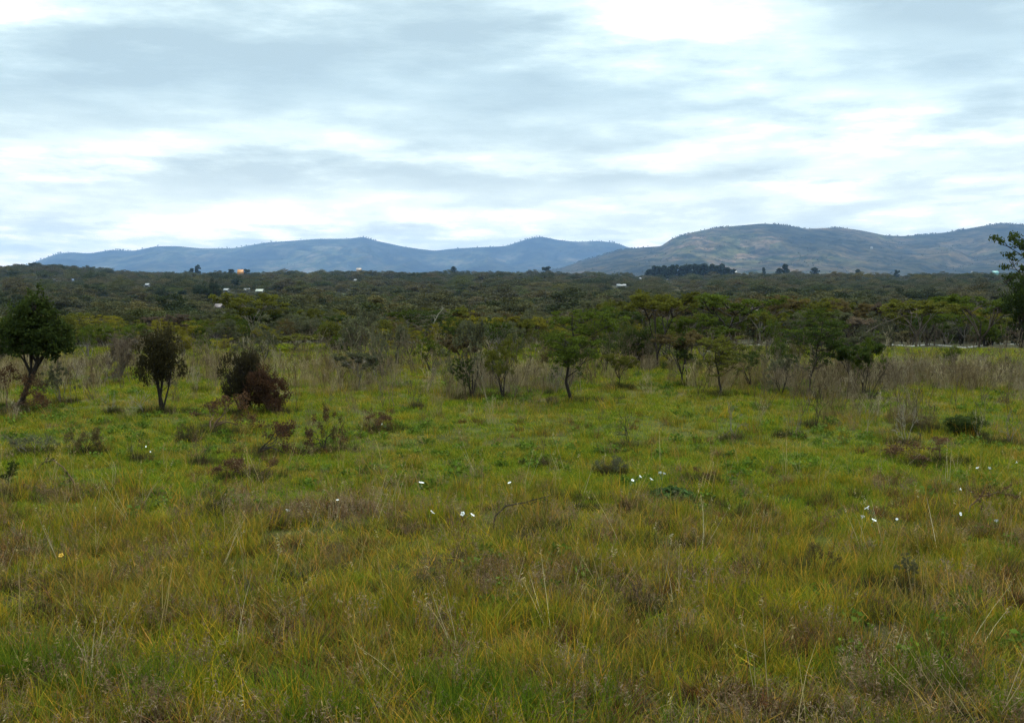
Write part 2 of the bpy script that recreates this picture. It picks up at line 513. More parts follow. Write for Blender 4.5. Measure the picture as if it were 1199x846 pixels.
def make_umbrella(seed, open_=0.0):
    rng = np.random.default_rng(seed); B = []; T = []; g = Geo()
    lean = rng.normal(0, .10, 2)
    p0 = np.array([0, 0, -.04]); fork = rng.uniform(.16, .34)
    pts = [p0 + np.array([lean[0] * t + .03 * math.sin(4 * t + seed), lean[1] * t, t]) for t in np.linspace(0, fork, 5)]
    B.append((pts, np.linspace(.020, .015, 5), 0))
    nl = rng.integers(4, 7); a0 = rng.uniform(0, 6)
    for k in range(nl):
        a = a0 + k * 6.283 / nl + rng.normal(0, .3)
        rad_ = rng.uniform(.14, .34); z1 = rng.uniform(.58, .74)
        q0 = pts[-1]; q1 = q0 + np.array([math.cos(a) * rad_, math.sin(a) * rad_, z1 - q0[2]])
        mid = q0 * .5 + q1 * .5 + rng.normal(0, .04, 3)
        B.append(([q0, mid * .5 + q0 * .5 + rng.normal(0, .01, 3), mid, q1], [.012, .010, .008, .006], 1))
        for m in range(rng.integers(3, 6)):
            b = a + rng.normal(0, .75); r2 = rng.uniform(.16, .40); z2 = rng.uniform(.78, .95) - .14 * (rad_ + r2) ** 2
            src = q1 if m < 3 else mid
            if src is mid: z2 -= rng.uniform(.05, .22)
            q2 = src + np.array([math.cos(b) * r2, math.sin(b) * r2, max(.05, z2 - src[2])])
            mm = (src + q2) / 2 + rng.normal(0, .03, 3)
            B.append(([src, mm, q2], [.010, .007, .004], 2))
            T.append(q2); T.append(mm * .25 + q2 * .75 + rng.normal(0, .06, 3) * np.array([1, 1, .35]))
            for s in range(3):
                q3 = q2 + np.append(rng.normal(0, .11, 2), rng.uniform(-.01, .07))
                B.append(([mm, (mm + q3) / 2 + rng.normal(0, .02, 3), q3], [.004, .003, .002], 3))
                if rng.uniform() < .5: T.append(q3)
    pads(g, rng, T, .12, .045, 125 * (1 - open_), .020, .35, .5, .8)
    return B, g


def make_layered(seed):
    """young acacia: one stem, limbs leaving it at many heights and ending in loose flat sprays"""
    rng = np.random.default_rng(seed); B = []; g = Geo(); T = []
    n = 8; bend = rng.normal(0, .10, 2); pts = [np.array([0, 0, -.03])]
    for k in range(n): pts.append(pts[-1] + np.array([rng.normal(0, .02) + bend[0] / n, rng.normal(0, .02) + bend[1] / n, .93 / n]))
    B.append((pts, np.linspace(.020, .005, n + 1), 0))
    nl = rng.integers(15, 21)
    for k in range(nl):
        z = rng.uniform(.30, .88); i = min(int(z * n), n - 1); b = pts[i] + (pts[i + 1] - pts[i]) * (z * n - i)
        a = rng.uniform(0, 6.283); L_ = rng.uniform(.22, .54) * (1.05 - .55 * max(0, z - .5))
        rise = rng.uniform(.10, .34) * (1.0 - .55 * z)
        e = b + np.array([math.cos(a) * L_, math.sin(a) * L_, rise])
        m_ = b * .5 + e * .5 + np.append(rng.normal(0, .03, 2), -.02)
        B.append(([b, m_, e], [.006, .004, .0025], 1))
        for q in range(rng.integers(5, 9)):
            t = rng.uniform(.35, 1.0); src = b + (e - b) * t
            f_ = src + np.append(rng.normal(0, .10, 2), rng.uniform(.0, .09))
            B.append(([src, (src + f_) / 2 + rng.normal(0, .012, 3), f_], [.004, .003, .002], 3))
            T.append(f_)
    for q in range(5): T.append(pts[-1] + np.append(rng.normal(0, .09, 2), rng.uniform(-.04, .05)))
    pads(g, rng, T, .088, .030, 46, .016, .35, .5)
    return B, g


def make_round(seed, dense=1.0, irregular=.25, low=.08, stems=6, zc=.56, clumps=75):
    rng = np.random.default_rng(seed); B = []; T = []; g = Geo()
    lobes = [(np.array([rng.normal(0, .13), rng.normal(0, .13), zc + rng.normal(0, .06)]), rng.uniform(.26, .42)) for k in range(5)]
    C = []
    while len(C) < clumps:
        c, r = lobes[rng.integers(0, 5)]
        q = blob(rng, c, (r, r, r * .95), 1, .45)[0]
        if q[2] > low: C.append(q)
    for k in range(stems):
        a = rng.uniform(0, 6.283)
        q = lobes[k % 5][0]
        e = q + rng.normal(0, .08, 3)
        b = np.array([math.cos(a) * .04, math.sin(a) * .04, -.03])
        m_ = (b + e) / 2 + rng.normal(0, .05, 3)
        B.append(([b, (b + m_) / 2 + rng.normal(0, .015, 3), m_, e], [.024, .018, .014, .007], 1))
        for c in C[k::stems]:
            s = m_ if rng.uniform() < .5 else e
            B.append(([s, (s + c) / 2 + rng.normal(0, .03, 3), c + rng.normal(0, .03, 3)], [.006, .004, .002], 3))
    for c in C:
        k = rng.uniform(.6, 1.4)
        n = int(75 * dense * k)
        P = blob(rng, c, np.array([.10, .10, .08]) * k, n)
        leaves(g, rng, P, .021, .1, np.clip(.45 + rng.normal(0, .16), .1, .9))
    # stray shoots break the outline
    for k in range(int(26 * (1 + irregular))):
        c = C[rng.integers(0, len(C))]; d = unit(c - np.array([0, 0, .45]) + rng.normal(0, .2, 3) + np.array([0, 0, .25]))
        e = c + d * rng.uniform(.08, .22)
        B.append(([c, e], [.003, .0015], 3))
        P = c + (e - c) * rng.uniform(.1, 1, (14, 1)) + rng.normal(0, .014, (14, 3))
        leaves(g, rng, P, .018, .1, .6)
    return B, g


def make_bush(seed, dens=1.0):
    """open multi-stemmed thorn bush with a domed, patchy top"""
    rng = np.random.default_rng(seed); B = []; T = []; g = Geo()
    for k in range(rng.integers(4, 7)):
        a = rng.uniform(0, 6.283); tilt = rng.uniform(.15, .75)
        grow(B, T, rng, (.03 * math.cos(a), .03 * math.sin(a), -.03), (math.cos(a) * tilt, math.sin(a) * tilt, 1), .36, .020, 0, 3, (2, 3), .55, .03, .12, .74)
    T = np.array(T); T = T[rng.permutation(len(T))][:160]
    for c in T:
        k = rng.uniform(.5, 1.3)
        P = blob(rng, c, np.array([.085, .085, .05]) * k, int(62 * dens * k))
        leaves(g, rng, P, .020, .3, np.clip(.5 + rng.normal(0, .17), .1, .95))
    return B, g


def make_bare(seed, leafy=0.12, lev=4, tilt=.9, per=8, rad=.05):
    rng = np.random.default_rng(seed); B = []; T = []; g = Geo()
    for k in range(rng.integers(3, 6)):
        a = rng.uniform(0, 6.283); t = rng.uniform(.2, tilt)
        grow(B, T, rng, (0, 0, -.03), (math.cos(a) * t, math.sin(a) * t, 1), .30, .018, 0, lev, (2, 3), .6, .02, .16, .72)
    if leafy > 0:
        T = np.array(T)
        for c in T[rng.uniform(size=len(T)) < leafy * 4]:
            leaves(g, rng, blob(rng, c, (rad, rad, rad * .8), per), .020, .2, np.clip(.5 + rng.normal(0, .18), 0, 1))
    return B, g


def make_leafy_tree(seed):
    """left-hand tree: leaning trunk, dense dark irregular crown with shoots standing up from it"""
    rng = np.random.default_rng(seed); B = []; g = Geo()
    pts = np.array([(0, 0, -.03), (.05, 0, .08), (.09, .01, .17), (.14, .0, .25), (.20, -.01, .36), (.22, 0, .5), (.20, 0, .7)])
    B.append((list(pts), [.030, .026, .024, .021, .017, .012, .006], 0))
    lob = [((.20, 0, .66), .22), ((.02, .04, .62), .20), ((.36, -.03, .56), .20), ((.18, .1, .58), .17), ((.10, -.1, .55), .15), ((.36, .05, .56), .14), ((-.10, .02, .56), .16), ((.24, -.08, .78), .14)]
    C = []
    for c, r in lob:
        for k in range(int(170 * r / .35)):
            q = blob(rng, c, (r * 1.12, r * 1.12, r * .9), 1, .25)[0]; C.append(q)
        s = pts[rng.integers(2, 5)]
        B.append(([s, (s + np.array(c)) / 2 + rng.normal(0, .03, 3), np.array(c)], [.012, .009, .004], 1))
        for k in range(9):
            q = blob(rng, c, (r, r, r), 1, .5)[0]; B.append(([np.array(c), (np.array(c) + q) / 2 + rng.normal(0, .02, 3), q], [.005, .003, .002], 3))
    for c in C:
        k = rng.uniform(.6, 1.3)
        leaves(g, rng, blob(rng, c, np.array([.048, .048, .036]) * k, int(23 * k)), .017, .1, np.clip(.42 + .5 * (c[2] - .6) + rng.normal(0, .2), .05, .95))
    for x, z in ((.20, 1.0), (.10, .93), (.26, .95), (.33, .88), (.02, .86), (.16, .97), (.40, .80)):
        s = np.array([x, rng.normal(0, .05), z - .24]); e = np.array([x + rng.normal(0, .03), s[1], z])
        B.append(([s, e], [.004, .002], 3))
        leaves(g, rng, s + (e - s) * rng.uniform(0, 1, (60, 1)) ** .8 + rng.normal(0, .018, (60, 3)), .020, .1, .6)
    return B, g


def make_tall(seed, slim=.5):
    rng = np.random.default_rng(seed); B = []; g = Geo()
    B.append(([np.array([0, 0, -.02]), np.array([.01, 0, .5]), np.array([0, .01, .98])], [.020, .014, .004], 0))
    for k in range(46):
        z = rng.uniform(.22, .98); w = slim * .5 * (1 - abs(z - .5) ** 2 * 2.2) * rng.uniform(.2, 1)
        a = rng.uniform(0, 6.283); c = np.array([math.cos(a) * w, math.sin(a) * w, z])
        B.append(([np.array([0, 0, max(.1, z - .12)]), c], [.006, .003], 3))
        leaves(g, rng, blob(rng, c, (.09 * slim * 2, .09 * slim * 2, .06), 26), .05, .1, np.clip(.5 + rng.normal(0, .2), 0, 1))
    return B, g


for s in range(5): finish('umbrella_acacia', 'umbrella', *make_umbrella(100 + s, .1 * (s % 3)))
for s in range(7): finish('layered_acacia', 'layered', *make_layered(200 + s))
for s in range(2): finish('ball_tree', 'ball', *make_round(360 + s, 1.0, .3, .40, 6, .70, 95))
for s in range(4): finish('round_shrub', 'round', *make_round(300 + s))
for s in range(3): finish('mound_shrub', 'mound', *make_round(330 + s, 1.1, .4, .0, 9, .44, 110))
for s in range(6): finish('thorn_bush', 'bush', *make_bush(400 + s, 1.0 - .12 * (s % 3)))
for s in range(5): finish('bare_shrub', 'bare', *make_bare(500 + s, .26, 4, .9, 14, .06), minr=.0022)
for s in range(5): finish('scrub', 'scrub', *make_bare(540 + s, .25, 3, 1.7, 30, .085), minr=.003)
for s in range(5): finish('dead_shrub', 'dead', *make_bare(520 + s, 0, 3, 1.6), minr=.004)
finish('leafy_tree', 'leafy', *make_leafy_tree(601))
for s in range(3): finish('tall_tree', 'tall', *make_tall(700 + s, .35 + .1 * s))

PAL = dict(rd=(.058, .031, .019), bk=(.030, .026, .013), db=(.036, .032, .014), dk=(.034, .050, .012), dg=(.034, .052, .012), gr=(.060, .084, .012), ol=(.085, .090, .016), yl=(.140, .128, .016), gy=(.082, .088, .052),
           br=(.082, .064, .028), ru=(.078, .044, .026), pu=(.095, .074, .060), bl=(.030, .044, .030))
PAL_OLD = dict(dk=(.016, .026, .009), dg=(.026, .045, .010), gr=(.042, .070, .011), ol=(.060, .068, .017), yl=(.100, .095, .016), gy=(.062, .068, .046),
           br=(.070, .048, .028), ru=(.085, .040, .020), pu=(.075, .058, .052), bl=(.020, .034, .026))
BK = dict(dark=(.018, .014, .011), mid=(.055, .042, .032), pale=(.105, .090, .068), white=(.17, .15, .115), brown=(.060, .036, .022), grey=(.09, .078, .066))


def plant(name, cat, label, base, w, h, kind, var, leafc, barkc='dark', rot=None, group=None, jit=0.0):
    tm, cm = LIB[kind][var % len(LIB[kind])]
    o = empty(name, base, random.uniform(0, 6.28) if rot is None else rot)
    o.scale = (w, w, h)
    tag(o, label, cat, group)
    j = 1 + random.uniform(-jit, jit)
    t = link('trunk' if kind not in ('dead', 'bare', 'scrub') else 'branches', tm, o); t.color = (*BK[barkc], 1)
    if cm is not None:
        c = link('crown' if kind not in ('dead', 'bare', 'scrub') else 'leaves', cm, o)
        c.color = tuple(q * j for q in PAL[leafc]) + (1,)
    return o


HERO = []   # (px, base row, top row, width px) kept clear by the scattered bushes


def hero(name, cat, px, base, top, wpx, kind, var, leafc, barkc, label, d=None, rot=None, group=None):
    if d is None:
        b = ground_at(px, base); d = b[1]
    else:
        x = (px - CX) / F * d; b = np.array([x, d, float(H(x, d))])
    h = at(px, top, d)[2] - b[2]
    HERO.append((px, d, wpx))
    return plant(name, cat, label, b, wpx * d / F, h, kind, var, leafc, barkc, rot, group)


# ---- trees and bushes one can tell apart, left to right
hero('leafy_tree', 'tree', 22, 476, 342, 74, 'leafy', 0, 'dk', 'dark', 'dark dense leafy tree with leaning trunk at the left edge of the pasture', rot=0)
hero('brown_thicket', 'bush', 8, 482, 428, 60, 'scrub', 0, 'ru', 'brown', 'rusty brown thicket under the leaning leafy tree at the left edge')
hero('round_tree', 'tree', 190, 482, 381, 50, 'ball', 0, 'db', 'dark', 'dark round-crowned small tree standing left of the twin round shrubs')
hero('round_shrub', 'shrub', 284, 484, 411, 44, 'mound', 1, 'bk', 'dark', 'blackish green rounded shrub, left one of the touching pair')
hero('round_shrub', 'shrub', 319, 484, 427, 45, 'mound', 2, 'rd', 'brown', 'reddish brown rounded shrub, right one of the touching pair')
hero('small_tree', 'tree', 142, 440, 390, 30, 'round', 3, 'pu', 'pale', 'slim grey-brown tree with a pale stem behind the dry grass at left')
hero('purple_bush', 'bush', 122, 450, 424, 36, 'scrub', 1, 'pu', 'grey', 'low purplish bare bush in dry grass left of the round-crowned dark tree')
hero('grey_shrub', 'shrub', 72, 472, 424, 32, 'bush', 0, 'gy', 'grey', 'grey-green wispy shrub just right of the leaning leafy tree')
hero('thorn_shrub', 'shrub', 100, 532, 501, 42, 'scrub', 2, 'br', 'dark', 'small dark dead-looking shrub alone on the grass below the purplish bush')
hero('thorn_shrub', 'shrub', 36, 532, 506, 56, 'scrub', 3, 'gy', 'grey', 'low spreading grey twiggy shrub at the left edge of the grass')
hero('brown_shrub', 'shrub', 246, 506, 462, 70, 'scrub', 4, 'ru', 'brown', 'reddish brown twiggy shrub in front of the twin round shrubs')
hero('brown_shrub', 'shrub', 218, 516, 494, 26, 'scrub', 1, 'br', 'dark', 'tiny dark brown shrub beside the reddish twiggy one')
hero('thorn_shrub', 'shrub', 300, 534, 492, 70, 'scrub', 4, 'rd', 'dark', 'tangled dark branches with brown leaves in front of the twin round shrubs')
hero('thorn_shrub', 'shrub', 380, 530, 474, 46, 'scrub', 1, 'rd', 'dark', 'twisted brown thorn shrub right of the tangled dark branches')
hero('brown_shrub', 'shrub', 290, 560, 534, 66, 'scrub', 2, 'ru', 'brown', 'low brown shrub lying flat on the open grass at left')
hero('brown_shrub', 'shrub', 440, 504, 478, 50, 'scrub', 3, 'ru', 'brown', 'low rusty shrub right of the twisted brown thorn shrub')
hero('twig', 'dead plant', 160, 540, 506, 18, 'dead', 2, 'br', 'dark', 'thin upright forked twig in the grass below the dark round-crowned tree')
hero('twig', 'dead plant', 235, 544, 516, 26, 'dead', 3, 'br', 'dark', 'small spreading twig in the grass left of the low brown flat shrub')
hero('sapling', 'sapling', 10, 579, 540, 18, 'layered', 0, 'dk', 'dark', 'short sapling with a dark leafy tuft near the left edge')
hero('umbrella_acacia', 'tree', 296, 400, 343, 82, 'umbrella', 0, 'ol', 'pale', 'pale-stemmed flat-topped acacia rising from the bush left of centre', d=60)
hero('umbrella_acacia', 'tree', 345, 424, 392, 74, 'umbrella', 3, 'ol', 'dark', 'low dark-stemmed spreading acacia behind the reddish rounded shrub', d=40)
hero('acacia_tree', 'tree', 506, 420, 363, 56, 'layered', 1, 'dg', 'pale', 'green acacia with a dead whitish branch sticking out', d=50)
hero('acacia_tree', 'tree', 553, 466, 372, 56, 'bare', 0, 'gy', 'dark', 'nearly bare dark-branched tree left of the twiggy leaning bush')
hero('sapling', 'sapling', 545, 468, 418, 26, 'layered', 2, 'dg', 'dark', 'dark green sapling at the foot of the nearly bare tree')
hero('acacia_tree', 'tree', 590, 466, 392, 44, 'bush', 1, 'ol', 'dark', 'thin twiggy leaning bush left of the tall tiered acacia')
hero('layered_acacia', 'tree', 670, 470, 362, 104, 'layered', 3, 'gr', 'dark', 'bright green tiered acacia with a straight stem at the pasture edge')
hero('umbrella_acacia', 'tree', 724, 454, 414, 36, 'umbrella', 1, 'ol', 'dark', 'miniature umbrella acacia with a bent dark stem in dry grass')
hero('round_shrub', 'shrub', 745, 424, 379, 42, 'mound', 0, 'dk', 'dark', 'dark rounded shrub beside the curved dark trunk')
hero('umbrella_acacia', 'tree', 768, 430, 340, 92, 'umbrella', 4, 'ol', 'dark', 'tall flat-topped acacia with a curved dark trunk')
hero('sapling', 'sapling', 804, 452, 394, 24, 'layered', 0, 'dg', 'dark', 'narrow green sapling right of the curved dark trunk')
hero('umbrella_acacia', 'tree', 850, 420, 343, 112, 'umbrella', 2, 'gr', 'dark', 'broad green flat-topped acacia left of the whitish forked tree', d=44)
hero('acacia_tree', 'tree', 842, 462, 394, 60, 'layered', 1, 'ol', 'dark', 'olive bushy acacia in front of the broad green flat-topped one')
hero('acacia_tree', 'tree', 893, 408, 346, 92, 'umbrella', 1, 'br', 'pale', 'brownish thin-leaved tree with a whitish forked trunk', d=48)
hero('acacia_tree', 'tree', 880, 452, 404, 52, 'bush', 5, 'dg', 'dark', 'dark low-branched bush in front of the whitish forked trunk')
hero('layered_acacia', 'tree', 948, 462, 373, 70, 'layered', 2, 'dg', 'dark', 'dark green tiered acacia at the left end of the white stone row')
hero('acacia_tree', 'tree', 1010, 462, 395, 40, 'bush', 3, 'gr', 'dark', 'small green thin-stemmed tree before the white stone row')
hero('dead_tree', 'dead tree', 1018, 468, 420, 26, 'dead', 4, 'br', 'dark', 'dark broken dead stump-like tree before the white stone row')
hero('umbrella_acacia', 'tree', 1075, 404, 352, 92, 'umbrella', 0, 'ol', 'mid', 'wide olive acacia above the middle of the white stone row', d=52)
hero('umbrella_acacia', 'tree', 1148, 402, 345, 100, 'umbrella', 3, 'gr', 'mid', 'wide green acacia with a pale fork left of the tall edge tree', d=54)
hero('dark_bush', 'bush', 1198, 402, 316, 56, 'round', 3, 'dg', 'dark', 'dense dark green bush at the foot of the tall edge tree', d=49)
hero('layered_acacia', 'tree', 1212, 400, 268, 92, 'layered', 1, 'dg', 'dark', 'tall dark tiered acacia cut by the right edge, rising above the hills', d=50, rot=1.0)
hero('dead_tree', 'dead tree', 1042, 434, 410, 10, 'dead', 0, 'br', 'dark', 'short thick dark stump in the grass before the white stone row')
hero('small_bush', 'bush', 1113, 432, 404, 24, 'round', 1, 'gr', 'dark', 'small bright green bush just before the white stone row')
hero('small_bush', 'bush', 1152, 432, 408, 24, 'bare', 2, 'pu', 'dark', 'small dark bare bush right of the bright green one')
hero('green_bush', 'bush', 1136, 510, 484, 44, 'mound', 0, 'dg', 'dark', 'squat deep green bush amid purplish dry weeds at right')
hero('brown_shrub', 'shrub', 1084, 503, 486, 50, 'scrub', 3, 'br', 'dark', 'low dark brown shrub left of the squat deep green bush')
hero('brown_shrub', 'shrub', 1100, 543, 510, 76, 'scrub', 0, 'ru', 'brown', 'spreading brown shrub on the grass below the squat deep green bush')
hero('brown_shrub', 'shrub', 825, 566, 546, 34, 'scrub', 1, 'ru', 'brown', 'small brown shrub behind the leafy ground plant')
hero('grey_shrub', 'shrub', 714, 554, 534, 34, 'scrub', 2, 'gy', 'grey', 'small greyish twiggy shrub on the open grass in mid-field')
hero('twig', 'dead plant', 736, 524, 472, 20, 'dead', 1, 'br', 'dark', 'thin dark upright thorn twig in the open grass below the bent acacia')
hero('twig', 'dead plant', 486, 478, 440, 14, 'dead', 2, 'br', 'mid', 'slender leafless twig at the grass edge left of the nearly bare tree')
hero('twig', 'dead plant', 955, 500, 455, 24, 'dead', 3, 'br', 'dark', 'dark forked twig below the dark green tiered acacia')
hero('weed', 'weed', 757, 718, 676, 28, 'dead', 4, 'br', 'dark', 'small black-stemmed weed in the middle of the near grass')
hero('weed', 'weed', 1062, 690, 646, 24, 'bush', 4, 'gy', 'dark', 'dark upright weed in the near grass at right')
hero('weed', 'weed', 952, 672, 630, 34, 'scrub', 4, 'br', 'dark', 'brown weedy clump with a dark hollow in the near grass')
hero('weed', 'weed', 635, 545, 500, 18, 'dead', 0, 'br', 'brown', 'faint thin brown twig standing on the open grass at centre')
hero('stalk', 'dry plant', 128, 484, 452, 14, 'dead', 2, 'br', 'white', 'bleached white leaning stalk left of the dark round-crowned tree')
hero('stalk', 'dry plant', 168, 484, 456, 28, 'dead', 1, 'br', 'white', 'bleached forked stalks at the foot of the dark round-crowned tree')
hero('stalk', 'dry plant', 231, 458, 426, 14, 'dead', 3, 'br', 'white', 'pale straight stalks between the round-crowned tree and the twin shrubs')
hero('stalk', 'dry plant', 860, 516, 468, 30, 'dead', 0, 'br', 'pale', 'pale splayed stalks in the grass below the broad green acacia')
hero('stalk', 'dry plant', 928, 512, 470, 18, 'dead', 2, 'br', 'pale', 'pale tall stalks left of the dark forked twig')
hero('stalk', 'dry plant', 1062, 520, 470, 22, 'dead', 4, 'br', 'white', 'whitish bent stalk left of the spreading brown shrub')
hero('stalk', 'dry plant', 1183, 520, 478, 20, 'dead', 1, 'br', 'pale', 'pale thin stalks by the right edge beyond the squat green bush')
hero('stalk', 'dry plant', 650, 462, 428, 22, 'dead', 3, 'br', 'pale', 'straw-coloured stalks left of the tiered acacia stem')


# ---- arching dead branches
def branch_thing(name, cat, label, pix, rad, barkc, seed, twigs=7, leafc=None, d=None):
    """a bent branch through picture points, rising from the ground at the first one"""
    rng = np.random.default_rng(seed)
    b = ground_at(*pix[0]) if d is None else None
    dd = b[1] if d is None else d
    base = b if d is None else np.array([at(*pix[0], dd)[0], dd, at(*pix[0], dd)[2]])
    pts = [at(x, y, dd + .12 * k) - base for k, (x, y) in enumerate(pix)]
    if d is None: pts[0] = np.array([0, 0, -.03])
    g = Geo(); lf = Geo(); n = len(pts)
    tube(g, pts, np.linspace(rad, rad * .3, n), 5)
    S = np.linalg.norm(pts[-1] - pts[0])
    for k in range(twigs):
        t = rng.uniform(.25, 1) * (n - 1); i = min(int(t), n - 2); p = pts[i] + (pts[i + 1] - pts[i]) * (t - i)
        dr = unit((pts[i + 1] - pts[i]) / (np.linalg.norm(pts[i + 1] - pts[i]) + 1e-9) + rng.normal(0, .9, 3) + np.array([0, 0, .3]))
        e = p + dr * S * rng.uniform(.08, .24)
        m_ = (p + e) / 2 + rng.normal(0, S * .02, 3)
        tube(g, [p, m_, e], [rad * .4, rad * .3, rad * .18], 4)
        e2 = m_ + unit(dr + rng.normal(0, .6, 3)) * S * .09; tube(g, [m_, e2], [rad * .25, rad * .14], 3)
        if leafc: leaves(lf, rng, p + (e - p) * rng.uniform(.1, 1, (26, 1)) + rng.normal(0, S * .012, (26, 3)), S * .016, .2)
    o = empty(name, base); tag(o, label, cat)
    t = link('branches', g.mesh(name, BARK, True), o); t.color = (*BK[barkc], 1)
    if leafc:
        c = link('leaves', lf.mesh(name + '_leaves', LEAF), o); c.color = (*PAL[leafc], 1)


branch_thing('dead_branch', 'dead branch', 'dark thorny branch arching low over the middle of the grass', [(576, 622), (580, 604), (592, 592), (608, 589), (626, 585), (646, 579)], .012, 'dark', 1)
branch_thing('dead_branch', 'dead branch', 'dry brown arching twig near the right edge of the grass', [(1131, 612), (1136, 592), (1150, 581), (1168, 576), (1196, 582)], .010, 'brown', 2, 9, 'ru')
branch_thing('dead_branch', 'dead branch', 'leaning branch with drooping leaves near the left edge', [(92, 574), (84, 560), (74, 547), (62, 538), (50, 541)], .014, 'brown', 3, 8, 'dg')
branch_thing('dead_branch', 'dead branch', 'bare pale bough leaning out of the bush above the white stone row', [(1004, 398), (1016, 388), (1030, 380), (1046, 374), (1058, 369), (1076, 372)], .035, 'mid', 4, 7, None, d=47)
branch_thing('dead_branch', 'dead branch', 'whitish dead branch poking from the green acacia left of centre', [(504, 392), (508, 378), (513, 368), (520, 360)], .035, 'white', 5, 5, None, d=49)

# ------------------------------------------------------------------ houses on the far slope
PLAIN = {}


def plain(name, c, rough=.8):
    if name not in PLAIN:
        m, N, L = new_mat(name); out = N.new('ShaderNodeOutputMaterial'); p = N.new('ShaderNodeBsdfPrincipled')
        g = N.new('ShaderNodeTexCoord'); nz = noise_tex(N, L, g.outputs['Object'], .9, 4)
        cc = mixrgb(N, L, c, ramp(N, L, nz, [(.3, .75), (.7, 1.1)]), 1.0, 'MULTIPLY')
        p.inputs['Roughness'].default_value = rough; L.new(cc, p.inputs['Base Color']); L.new(p.outputs[0], out.inputs[0])
        PLAIN[name] = m
    return PLAIN[name]


def box(g, x0, x1, y0, y1, z0, z1):
    V = [(x0, y0, z0), (x1, y0, z0), (x1, y1, z0), (x0, y1, z0), (x0, y0, z1), (x1, y0, z1), (x1, y1, z1), (x0, y1, z1)]
    g.add(V, [(0, 3, 2, 1), (4, 5, 6, 7), (0, 1, 5, 4), (1, 2, 6, 5), (2, 3, 7, 6), (3, 0, 4, 7)])


def gable_roof(g, w, dp, z, rise, over=.4, th=.18):
    a, b = w / 2 + over, dp / 2 + over
    for s in (-1, 1):
        e = np.array([(-a, s * b, z - .15), (a, s * b, z - .15), (a, 0, z + rise), (-a, 0, z + rise)])
        V = np.concatenate([e, e + np.array([0, 0, th])])
        Q = [(0, 1, 2, 3), (7, 6, 5, 4), (0, 4, 5, 1), (1, 5, 6, 2), (2, 6, 7, 3), (3, 7, 4, 0)]
        g.add(V + np.array([0, s * .004, 0]), Q)


def shed_wall(g, w, dp, h, rise):
    """four walls with gable ends"""
    a, b = w / 2, dp / 2
    V = [(-a, -b, 0), (a, -b, 0), (a, b, 0), (-a, b, 0), (-a, -b, h), (a, -b, h), (a, b, h), (-a, b, h), (-a, 0, h + rise * .9), (a, 0, h + rise * .9)]
    g.add(V, [(0, 1, 5, 4), (2, 3, 7, 6), (1, 2, 6, 5), (3, 0, 4, 7)])
    g.add([V[4], V[7], V[8], (-a, -b * .5, h + rise * .45)], [(0, 1, 2, 3)]); g.add([V[6], V[5], (a, -b * .5, h + rise * .45), V[9]], [(0, 1, 2, 3)])


HOUSES = []


def house(px, row, wpx, hpx, wallc, roofc, label, d=None, name='farmhouse', rot=0.0):
    if d is None:
        b = ground_at(px, row); d = min(b[1], 1440.0)
    x = (px - CX) / F * d
    zb = at(px, row, d)[2]; zg = float(H(x, d))
    w = .58 * wpx * d / F; h = max(hpx * d / F, 2.4)
    base = np.array([x, d, zg])
    if d < 3000: h = max(h, min(at(px, row - hpx, d)[2] - zg, 15.0))
    o = empty(name, base, rot); tag(o, label, 'house')
    dp = max(4.0, w * .6); rise = min(h * .42, hpx * .55 * d / F); wh = h - rise
    g = Geo(); shed_wall(g, w, dp, wh, rise); link('wall', g.mesh('wall', plain('wall_%s' % (wallc,), wallc)), o)
    g = Geo(); gable_roof(g, w, dp, wh, rise); link('roof', g.mesh('roof', plain('roof_%s' % (roofc,), roofc, .5)), o)
    g = Geo(); box(g, -.5, .5, -dp / 2 - .05, -dp / 2 + .05, .02, min(2.0, wh * .85)); link('door', g.mesh('door', plain('door_brown', (.08, .05, .03))), o)
    for sx in (-1, 1):
        g = Geo(); box(g, sx * w * .3 - .45, sx * w * .3 + .45, -dp / 2 - .04, -dp / 2 + .04, wh * .4, wh * .78)
        link('window', g.mesh('window', plain('window_dark', (.03, .035, .04), .2)), o)
    HOUSES.append((px, at(px, row, d)[2], d, wpx, row))


WH = (.20, .20, .19); TIN = (.20, .205, .205)
house(67, 330, 5, 3, WH, TIN, 'tiny white house, leftmost on the far slope')
house(85, 330, 11, 3, (.2, .24, .32), (.16, .23, .40), 'blue-roofed house on the far slope at left')
house(174, 336, 6, 4, WH, TIN, 'small white house left of the orange building')
house(283, 322, 11, 7, (.45, .17, .03), (.50, .20, .03), 'orange building among trees on the skyline at left', name='orange_house')
house(266, 343, 7, 3, WH, TIN, 'leftmost of three pale roofs below the orange building')
house(290, 343, 9, 4, WH, TIN, 'middle one of three pale roofs below the orange building')
house(305, 344, 12, 5, (.3, .31, .25), (.32, .33, .27), 'largest pale house of the three below the orange building')
house(257, 366, 9, 6, (.12, .08, .075), (.12, .085, .08), 'small pinkish hut among dark trees below the pale roofs', name='hut')
house(417, 330, 5, 3, WH, TIN, 'lone white speck of a house in the bush right of the orange building')
house(421, 317, 9, 4, (.34, .27, .22), (.36, .28, .23), 'pinkish pale house on the skyline below the far double peak')
house(727, 337, 17, 4, WH, TIN, 'long whitish house in the bush left of the eucalyptus grove')
house(749, 328, 4, 3, WH, TIN, 'tiny white house at the left foot of the eucalyptus grove')
house(780, 329, 5, 2.6, WH, TIN, 'white house below the middle of the eucalyptus grove, left of two')
house(789, 329, 6, 2.6, WH, TIN, 'white house below the middle of the eucalyptus grove, right of two')
house(860, 321, 5, 4, WH, TIN, 'white house at the right end of the eucalyptus grove')
house(820, 322, 4, 3, WH, TIN, 'small white house below the right half of the eucalyptus grove')
house(1126, 311, 7, 2.6, WH, TIN, 'white house highest on the slope at right', d=3300)
